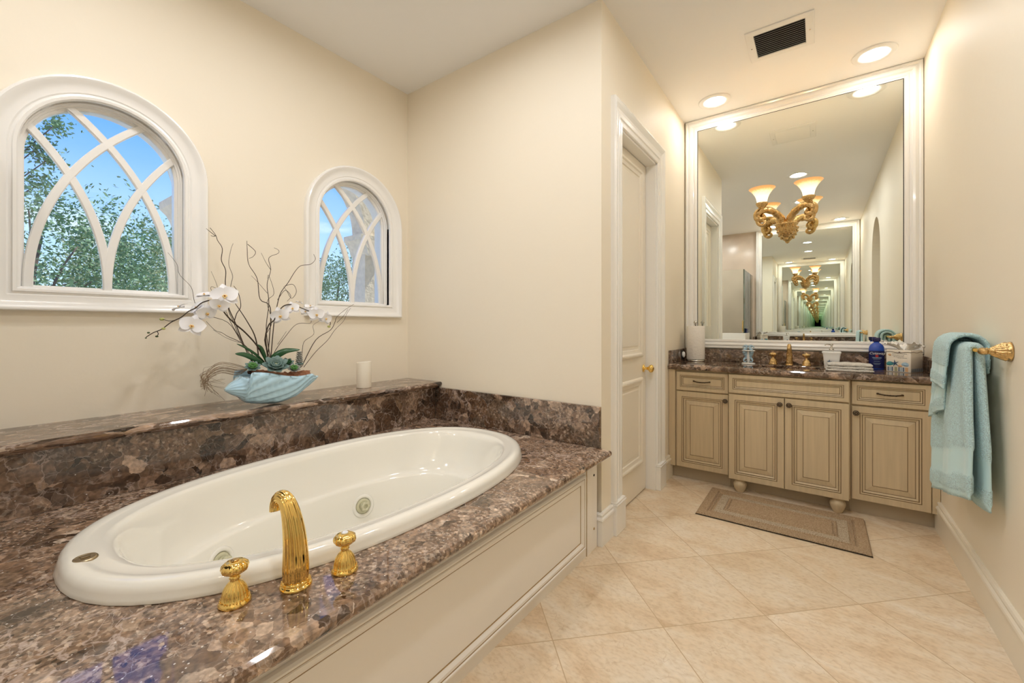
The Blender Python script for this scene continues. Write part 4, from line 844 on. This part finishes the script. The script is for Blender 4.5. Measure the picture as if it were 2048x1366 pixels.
for i in range(14):
    t = i / 13; y = P(500 + 118 * t, 750, X=XPL).y; zt_ = min(sy, key=lambda s_: abs(s_[0] - y))[1]; w = .07 * math.sin(PI * (.12 + .8 * t)) + .002
    rings.append([(XPL + w * math.cos(a), y + random.uniform(-.003, .003), zt_ - .012 + (.034 if t > .55 else .028) * math.sin(a) * (.6 + .5 * random.random())) for a in [PI * k / 14 for k in range(15)]])
mb.loft(rings, False); mb.build('moss', M['moss'], root)
# orchid and willow ----------------------------------------------------------------------
def Z6(x, y, X): return P(280 + x / 3.4146, 440 + y / 3.4146, X=X)
def strand(mb, pts, xa, xb, r0, r1, k=4, n=6, zmin=None):
    L_ = len(pts) - 1; pv = [Z6(x, y, xa + (xb - xa) * i / max(L_, 1)) for i, (x, y) in enumerate(pts)]; q = smooth_path(pv, k); m_ = len(q) - 1
    mb.tube(q, [r0 + (r1 - r0) * i / m_ for i in range(m_ + 1)], n); return q
def petal(mb, c, n, up_, ang, L_, w, curl=.25, cup=.15, mi=0):
    n = n.normalized(); up_ = (up_ - n * up_.dot(n)).normalized(); sd = up_.cross(n); d = up_ * math.cos(ang) + sd * math.sin(ang); s = d.cross(n); rows = []
    for i in range(8):
        t = i / 7; ww = w * math.sin(PI * min(1, .10 + .90 * t) ** .80) ** .7 if t < 1 else .02 * w; row = []
        for j in range(7):
            q = j / 6 * 2 - 1; row.append(c + d * (L_ * t) + s * (ww * q) + n * (cup * L_ * (q * q * .5) * (ww / w) + curl * L_ * (t * (1 - t)) - .10 * L_ * t * t))
        rows.append(row)
    mb.loft(rows, False, mi=mi)
def flower(root, c, n, R, roll=0):
    n = Vector(n).normalized(); up_ = Vector((0, 0, 1)); up_ = (up_ - n * up_.dot(n)).normalized(); up_ = Matrix.Rotation(roll, 3, n) @ up_
    mb = MB(); c = Vector(c)
    for a, L_, w in ((0, 1.0, .36), (2.25, 1.0, .36), (-2.25, 1.0, .36)): petal(mb, c - n * .002, n, up_, a, R * L_, R * w)
    for a in (1.25, -1.25): petal(mb, c + n * .002, n, up_, a, R * 1.0, R * .58, curl=.3)
    f = mb.build('flower', M['petal'], root, recalc=False)
    mb = MB()
    for a, L_, w in ((PI, .26, .09), (PI - 1.1, .20, .08), (PI + 1.1, .20, .08)): petal(mb, c + n * .005, (n + up_ * .4), up_, a, R * L_, R * w, curl=.8, mi=0)
    mb.sphere(c + n * (.09 * R + .003), R * .10, 8, 0); mb.sphere(c + n * (.17 * R + .003) - up_ * R * .03, R * .055, 8, 1); mb.build('lip', [M['lip'], M['lipc']], f)
zb_ = .80
def orchid(label, stempts, xs_, flowers, buds, extra=()):
    r = thing('orchid_spray', label, 'orchid', Z6(*stempts[0], xs_[0]))
    mb = MB(); strand(mb, stempts, xs_[0], xs_[1], .0036, .0016, 5, 8)
    for e_ in extra: strand(mb, e_, xs_[1] - .005, xs_[1] + .01, .0016, .0012)
    mb.build('stem', M['stem'], r)
    for (x, y, X, n, R, roll) in flowers: flower(r, Z6(x, y, X), n, R, roll)
    for (x, y, R, m_) in buds: mb = MB(); p = Z6(x, y, xs_[1]); mb.sphere(p, R, 12, sc_=(.8, 1.15, .85)); mb.build('bud', M[m_], r)
    return r
orchid('arching white orchid spray reaching left, with green buds at its tip', [(865, 975), (800, 860), (720, 770), (650, 710), (590, 650), (548, 590), (505, 548), (430, 562), (380, 600), (330, 625), (280, 665), (210, 700), (150, 745), (90, 770), (42, 800)], (-2.13, -2.11),
    [(440, 515, -2.17, (.3, -.3, 1), .040, .3), (390, 600, -2.16, (.3, -.9, .5), .036, 1), (270, 598, -2.17, (-.2, -.5, .9), .034, 1.2), (355, 722, -2.10, (1, -.35, .05), .050, -.3), (455, 635, -2.10, (.8, .2, -.35), .044, .2), (578, 518, -2.08, (1, -.35, .15), .056, .15), (542, 582, -2.075, (.9, -.3, -.35), .040, -.2)],
    [(150, 677, .0075, 'bud'), (160, 742, .006, 'bud'), (58, 770, .0042, 'dbud'), (115, 795, .0048, 'dbud'), (40, 806, .003, 'dbud')], [[(280, 665), (215, 690), (155, 678)], [(118, 762), (125, 778), (116, 793)]])
orchid('shorter white orchid spray with yellow centres, arching right toward the small window', [(880, 975), (862, 860), (858, 790), (880, 715), (915, 685), (935, 640), (985, 585), (1050, 578), (1095, 598), (1150, 620), (1215, 640), (1265, 665), (1300, 700), (1288, 735)], (-2.13, -2.13),
    [(958, 655, -2.12, (.9, -.5, -.2), .046, .3), (1040, 603, -2.13, (.9, -.3, .1), .036, .2), (1088, 562, -2.17, (.1, .2, 1), .024, 0), (1130, 623, -2.14, (.9, -.5, 0), .026, 0), (1160, 592, -2.15, (.4, .1, 1), .034, .5), (1205, 646, -2.12, (1, -.3, -.1), .044, .1), (1268, 672, -2.12, (1, .1, -.25), .040, -.3)],
    [(1290, 728, .008, 'bud')])
r = thing('orchid_leaves', 'dark green strap orchid leaves rising from the shell planter', 'leaves', Z6(860, 975, -2.19))
def strap(pts, xa, xb, w, mat='leaf'):
    L_ = len(pts) - 1; pv = smooth_path([Z6(x, y, xa + (xb - xa) * i / L_) for i, (x, y) in enumerate(pts)], 5); m_ = len(pv) - 1; rows = []
    for i, p in enumerate(pv):
        t = i / m_; tn = (pv[min(i + 1, m_)] - pv[max(i - 1, 0)]).normalized(); s = tn.cross(Vector((.75, 0, .65))).normalized(); s = tn.cross(s); s = (Vector((.75, .0, .5)) - tn * Vector((.75, .0, .5)).dot(tn)).normalized().cross(tn)
        ww = w * math.sin(PI * (.13 + .86 * t)) ** .8; nn_ = s.cross(tn).normalized(); rows.append([p + s * ww * q + nn_ * (abs(q) ** 1.3 * ww * .35) for q in (-1, -.5, 0, .5, 1)] + [p + s * ww * q + nn_ * (abs(q) ** 1.3 * ww * .35 - .0014) for q in (1, .5, 0, -.5, -1)])
    mb = MB(); mb.loft(rows, True, True, True); mb.build('leaf', M[mat], r)
strap([(885, 975), (930, 925), (1000, 890), (1092, 886)], -2.13, -2.07, .017); strap([(850, 985), (790, 945), (720, 918), (650, 914)], -2.13, -2.08, .016)
strap([(868, 975), (850, 920), (828, 870), (800, 850)], -2.13, -2.11, .010); strap([(850, 970), (790, 915), (720, 870), (660, 846)], -2.14, -2.12, .007)
TW = [
 ('tallest curly twig with a forked tip beside the large window', [[(800, 985), (760, 960), (700, 830), (650, 700), (603, 590), (583, 440), (585, 345), (556, 275), (562, 195), (530, 140), (515, 100), (478, 53)], [(517, 108), (500, 112), (484, 106)], [(515, 108), (485, 85), (452, 58)]], .0026),
 ('curly twig with a hooked tip right of the tallest one', [[(790, 985), (740, 900), (680, 800), (640, 700), (600, 590), (622, 440), (632, 380), (606, 300), (620, 205), (636, 160)]], .0018),
 ('thick dark twig bending behind the biggest orchid flower', [[(815, 985), (790, 810), (730, 690), (650, 570)], [(640, 705), (660, 640), (688, 588), (672, 500), (640, 450)]], .0036),
 ('middle curly twig with a looped tip', [[(862, 985), (880, 850), (890, 600), (820, 540), (800, 400), (742, 300), (732, 200), (730, 143)], [(735, 165), (788, 215), (772, 250), (745, 262)]], .0026),
 ('curly twig with a long curl at its tip, left of the small window', [[(900, 985), (862, 760), (880, 570), (868, 440), (893, 340), (880, 260), (943, 228), (945, 205), (915, 190)], [(893, 340), (860, 290), (828, 225)]], .0020),
 ('fine curly twig crossing the middle twig', [[(905, 985), (850, 820), (900, 700), (868, 560), (915, 500), (880, 380), (870, 400)], [(870, 500), (800, 420), (760, 380)]], .0017),
 ('forked curly twig touching the small window frame', [[(890, 985), (915, 700), (933, 600), (960, 500), (1010, 430), (1060, 350), (1100, 312), (1165, 302), (1197, 268), (1186, 234)], [(990, 450), (1045, 440), (1068, 490), (1035, 535), (1000, 480), (980, 455)], [(940, 545), (990, 480), (1030, 520), (1005, 555)]], .0024),
 ('low curly twig passing under the shorter orchid spray', [[(895, 985), (920, 900), (990, 800), (1070, 712), (1160, 706), (1168, 682)], [(940, 850), (1000, 760)]], .0018),
 ('thin wavy twig rising behind the last orchid flower', [[(1100, 985), (1108, 900), (1122, 830), (1186, 780), (1182, 720), (1228, 690)]], .0016),
 ('long curly twig rising right under the small window', [[(1112, 985), (1200, 820), (1300, 752), (1330, 700), (1346, 660), (1405, 610), (1462, 574)], [(1346, 700), (1390, 655), (1420, 610)]], .0022),
 ('lowest right curly twig above the candle', [[(1118, 1005), (1200, 900), (1280, 822), (1330, 752), (1390, 690), (1412, 640), (1440, 600)]], .0016),
 ('curly twig reaching left under the long orchid spray', [[(810, 985), (740, 880), (680, 832), (600, 795), (560, 770), (512, 752), (452, 692)], [(680, 838), (590, 805), (500, 750)]], .0019),
 ('thin curly twig crossing the large window casing', [[(780, 985), (700, 850), (600, 700), (420, 640), (372, 556), (350, 460), (270, 372), (252, 302), (190, 222)]], .0015),
 ('small curled twig tip above the pale blue orchid flower', [[(770, 985), (700, 840), (620, 700), (560, 560), (492, 488), (488, 455), (526, 466), (520, 430), (486, 350)]], .0014)]
for i, (lab_, paths, r0) in enumerate(TW):
    xa = -2.165 + .012 * (i % 5); xb = -2.30 + .022 * ((i * 3) % 8)
    if i in (6, 9): xb = -2.20
    if i == 12: xb = -2.33
    mb = MB(); q = strand(mb, paths[0], xa, xb, r0, r0 * .42, 5)
    for p_ in paths[1:]: strand(mb, p_, xb, xb + .01, r0 * .6, r0 * .35, 5)
    o = mb.build('curly_twig', M['twig'], base=q[0]); tag(o, lab_, 'twig', 'curly willow twigs in the shell planter')
mb = MB(); rnd = random.Random(9)
for i in range(34):
    a = rnd.uniform(.3, 1.15); ex = rnd.uniform(410, 590); ey = rnd.uniform(1040, 1235); my = rnd.uniform(965, 1045); X0 = -2.14 + rnd.uniform(-.04, .04)
    pts = [(740, 1015), (680 - 20 * a, my + 15), (600 - 60 * a, my), (500 - 40 * a, my + 60 * a), (440 + rnd.uniform(-30, 30), my + 120 * a), (ex, ey)]
    pv = [Z6(x, y, X0 + .03 * math.sin(i + k)) for k, (x, y) in enumerate(pts)]; pv = [Vector((p.x, p.y, max(p.z, .741))) for p in pv]; mb.tube(smooth_path(pv, 4), .0006, 4)
tag(mb.build('dried_grass', M['grass'], base=Z6(740, 1015, -2.2)), 'wispy tuft of dried grass curling out of the left of the planter', 'dried grass', kind='stuff')
def rosette(name, x, y, X, R, layers, mats, label, tall=0, wd=.34):
    c = Z6(x, y, X); r_ = thing(name, label, 'succulent', c)
    for l in range(layers):
        t = l / max(1, layers - 1); n_ = 8 - l if layers < 5 else 7; mb = MB()
        for k in range(n_):
            a = 2 * PI * (k + .5 * (l % 2)) / n_; d = Vector((math.cos(a), math.sin(a), 0)); RR = R * (1 - .72 * t) if not tall else R * (1 - .4 * t); el_ = .25 + 1.05 * t if not tall else .5
            dr = (d * math.cos(el_) + Vector((0, 0, 1)) * math.sin(el_)); nn_ = (Vector((0, 0, 1)) * math.cos(el_) - d * math.sin(el_)); b0 = c + Vector((0, 0, (tall * t) + .006 * t)); s = dr.cross(nn_); rows = []
            for i in range(7):
                q = i / 6; w = R * wd * (1 - .4 * t) * math.sin(PI * (.16 + .80 * q)) ** .8; p = b0 + dr * RR * q + nn_ * (.18 * RR * q * q)
                rows.append([p + s * w * z - nn_ * 0 + nn_ * abs(z) ** 2 * w * .35 for z in (-1, -.6, 0, .6, 1)] + [p + s * w * z - nn_ * R * .06 for z in (.6, 0, -.6)])
            mb.loft(rows, True, True, True)
        mb.build('leaf_layer', M[mats[min(l, len(mats) - 1)] if l < layers - 1 else mats[-1]], r_, recalc=True)
    if not tall: r_.rotation_euler = (.15, .65, 0)
    return r_
rosette('succulent', 925, 1008, -2.06, .062, 5, ['succ', 'succ', 'succ', 'succ', 'succc'], 'large grey-green rosette succulent with a pale heart at the planter front')
rosette('succulent', 768, 1012, -2.08, .036, 4, ['succ', 'succg'], 'small bright green succulent at the left of the planter')
rosette('succulent', 1005, 985, -2.10, .034, 4, ['succ', 'leaf'], 'small dark succulent behind the large rosette')
rosette('succulent', 1050, 1022, -2.06, .032, 4, ['succp', 'succg'], 'small succulent with a lime heart on rust moss right of the large rosette')
rosette('succulent', 1088, 1010, -2.08, .026, 8, ['succp', 'succ', 'succp'], 'upright purple-grey succulent column at the right of the planter', tall=.065, wd=.4)
# the other end of the corridor (seen in the mirror) -------------------------------------
turned(MIR, 'far wall mirror opposite the vanity, seen only as a reflection')
turned(SC, 'gold two-arm sconce on the far mirror, seen small in the reflection')
turned(COUNTER, 'brown marble countertop under the far mirror, seen only as a reflection')
turned(SINK, 'bisque sink in the far countertop, seen only as a reflection')
turned(BF, 'antique gold faucet on the far countertop, seen only as a reflection')
for o, l in zip(CABS, ('tan vanity cabinet under the far mirror at its towel wall end', 'projecting tan sink cabinet under the far mirror', 'tan vanity cabinet under the far mirror at its shower end')): turned(o, l)
turned(TB_, 'shell tissue box cover at the shower end of the far countertop')
turned(bpy.data.objects['soap_dispenser'], 'square white soap pump on the far countertop, seen reflected')
c2 = copytree(STACK[0]); c2.location = Vector((-.50, -.90, ZK)) * S; c2['label'] = 'folded white washcloth lying on the far countertop, seen reflected'; c2['group'] = 'washcloths on the far countertop'
# shower enclosure
mb = MB(); mb.box(XL, -.905, -.150, -.062, 0, 1.0); st(mb.build('wall_knee', M['trim'], bevel=.003))
mb = MB(); mb.box(-.965, -.905, -.55, -.151, 0, 1.0); st(mb.build('wall_ledge', M['trim'], bevel=.003))
root = thing('shower_enclosure', 'frameless clear glass shower enclosure reflected left of the far mirror', 'shower glass', (-.93, -.11, 1.0))
mb = MB(); mb.box(XL + .002, -.925, -.110, -.102, 1.001, 1.99); mb.build('front_glass', M['shglass'], root)
mb = MB(); mb.box(-.940, -.932, -.545, -.112, 1.001, 1.99); mb.build('side_glass', M['shglass'], root)
mb = MB(); mb.box(-.940, -.932, -1.24, -.555, .02, 1.99); mb.build('door_glass', M['shglass'], root)
mb = MB(); mb.box(-.925, -.9225, -.1105, -.1015, 1.001, 1.99); mb.build('glass_edge', M['gedge'], root)
mb = MB(); mb.tube(smooth_path([(-.935, -.100, 1.02), (-.935, -.02, 1.03), (-.935, -.005, 1.08), (-.935, -.005, 1.14), (-.935, -.02, 1.185), (-.935, -.100, 1.19)], 4), .007, 10); mb.build('handle', M['gold'], root)
for i, (y, l) in enumerate(((-.28, 'dark square jar on the shower ledge nearest the glass corner'), (-.38, 'dark square jar on the shower ledge beside the far mirror'))):
    root = thing('square_jar', l, 'jar', (-.920, y, 1.001)); mb = MB(); mb.box(-.931 + .001, -.908, y - .035, y + .035, 1.001, 1.07); mb.build('jar_body', M['navy'], root, bevel=.006); mb = MB(); mb.lathe([(.020, 0), (.020, .002), (.012, .003)], (-.9185, y, 1.07), (0, 0, 1), 20); mb.build('lid', M['silver'], root)
# second towel on the right wall near the far vanity
root = towelbar(None, -.62, -.10, 'gold towel bar on the right wall near the far vanity, seen reflected')
t2 = towel('hanging_towel', (-.50, -.20), (-.54, -.16), (.50, .48), (.50, .50), .006, .0145, 'aqua towel hanging near the far vanity, seen in the mirror', 11, (.085, .185))
# ================================================================== outside
mb = MB(); arched(mb, lambda y, z, d: (-2.85 - d, y, z), -1.2, 3.35, -1.6, 3.3, [(.305 + 1.154 * k, .495, -1.5, 1.83) for k in range(-1, 3)], .17)
root = thing('stucco_arcade', 'shell stucco arcade with flared capitals standing outside the windows', 'arcade', (-3.08, .9, -1.6)); mb.build('arch_wall', M['stucco'], root, recalc=False)
for k in range(-1, 2):
    yc = .31 + 1.154 * k + .577; mb = MB(); pr = [(0.077, 1.66), (.090, 1.675), (.100, 1.71), (.118, 1.745), (.147, 1.775), (.150, 1.80), (.150, 1.815)]
    pr = [(yc + a, z) for a, z in pr] + [(yc - a, z) for a, z in pr[::-1]]; mb.loft([[(x_, y, z) for y, z in pr] for x_ in (-2.81, -3.04)], True, True, True, sm=False); mb.build('capital', M['stucco'], root)
mb = MB(); mb.box(-60, -2.6, -30, 40, -3.3, -3.2); st(mb.build('ground', M['bounce_ground']))  # unseen ground, made pale to bounce sunlight up onto the arcade
def tree(loc, crown, nleaf, label, seed, mat='foliage', wisps=(), ls=.06):
    rnd = random.Random(seed); root = thing('leafy_tree', label, 'tree', loc); cx_, cy_, cz_, rx, ry, rz_ = crown
    cl = []
    for i in range(140):
        while True:
            p = Vector((rnd.uniform(-1, 1), rnd.uniform(-1, 1), rnd.uniform(-1, 1)))
            if p.length < 1: break
        cl.append((Vector((cx_ + p.x * rx, cy_ + p.y * ry, cz_ + p.z * rz_)), rnd.uniform(.14, .34)))
    cl += [(Vector(w), .09) for w in wisps[:7]]
    mb = MB()
    for i in range(nleaf):
        c0, r = cl[rnd.randrange(len(cl))]; p = c0 + Vector((rnd.gauss(0, 1), rnd.gauss(0, 1), rnd.gauss(0, 1))) * r * .75
        d = Vector((rnd.gauss(0, 1), rnd.gauss(0, 1), rnd.gauss(0, .8))).normalized(); s = d.cross(Vector((rnd.gauss(0, 1), rnd.gauss(0, 1), rnd.gauss(0, 1)))).normalized(); L_ = ls * rnd.uniform(.6, 1.3)
        mb.add([p, p + d * L_ * .5 + s * L_ * .2, p + d * L_, p + d * L_ * .5 - s * L_ * .2], [(0, 1, 2, 3)])
    mb.build('foliage', M[mat], root, recalc=False)
    mb = MB(); base_ = Vector(loc); top_ = Vector((cx_, cy_, cz_)); mb.tube(smooth_path([base_, base_.lerp(top_, .5) + Vector((.1, -.1, 0)), top_, top_ + Vector((0, .1, rz_ * .6))], 4), [.08 - .005 * i for i in range(13)], 8)
    for w in list(wisps)[:5]: mb.tube(smooth_path([top_ + Vector((0, -.5, .6)), top_.lerp(Vector(w), .6) + Vector((0, -.35, .1)), Vector(w)], 4), .006, 5)
    for i in range(26):
        e_ = cl[rnd.randrange(140)][0]; s0 = base_.lerp(top_, rnd.uniform(.7, 1.0)); mb.tube(smooth_path([s0, s0.lerp(e_, .5) + Vector((rnd.uniform(-.2, .2), rnd.uniform(-.2, .2), rnd.uniform(-.1, .3))), e_], 3), [.018 - .002 * k for k in range(7)], 6)
    mb.build('trunk', M['bark'], root)
wz = [P(*q, X=-6.6) for q in ((75, 295), (95, 320), (110, 250), (75, 370))]
tree((-6.9, .6, -3.2), (-6.9, .55, 1.25, 1.5, 1.6, 1.45), 32000, 'leafy tree close outside the large window, tallest at its left side', 21, 'foliage', wz, .055)
tree((-9.9, 3.1, -3.2), (-9.9, 3.0, 1.25, 1.3, 1.6, 1.50), 24000, 'lower olive tree seen through the right half of the large window', 22, 'foliage2', (), .065)
tree((-11.0, 6.6, -3.2), (-11.0, 6.6, 1.35, 2.0, 2.1, 1.75), 24000, 'rounded tree seen through the small window', 23, 'foliage', (), .075)
tree((-17.0, 5.0, -3.2), (-17.0, 4.6, 1.7, 2.2, 5.2, 2.4), 30000, 'distant tree filling the gaps behind the nearer trees', 24, 'foliage2', (), .11)
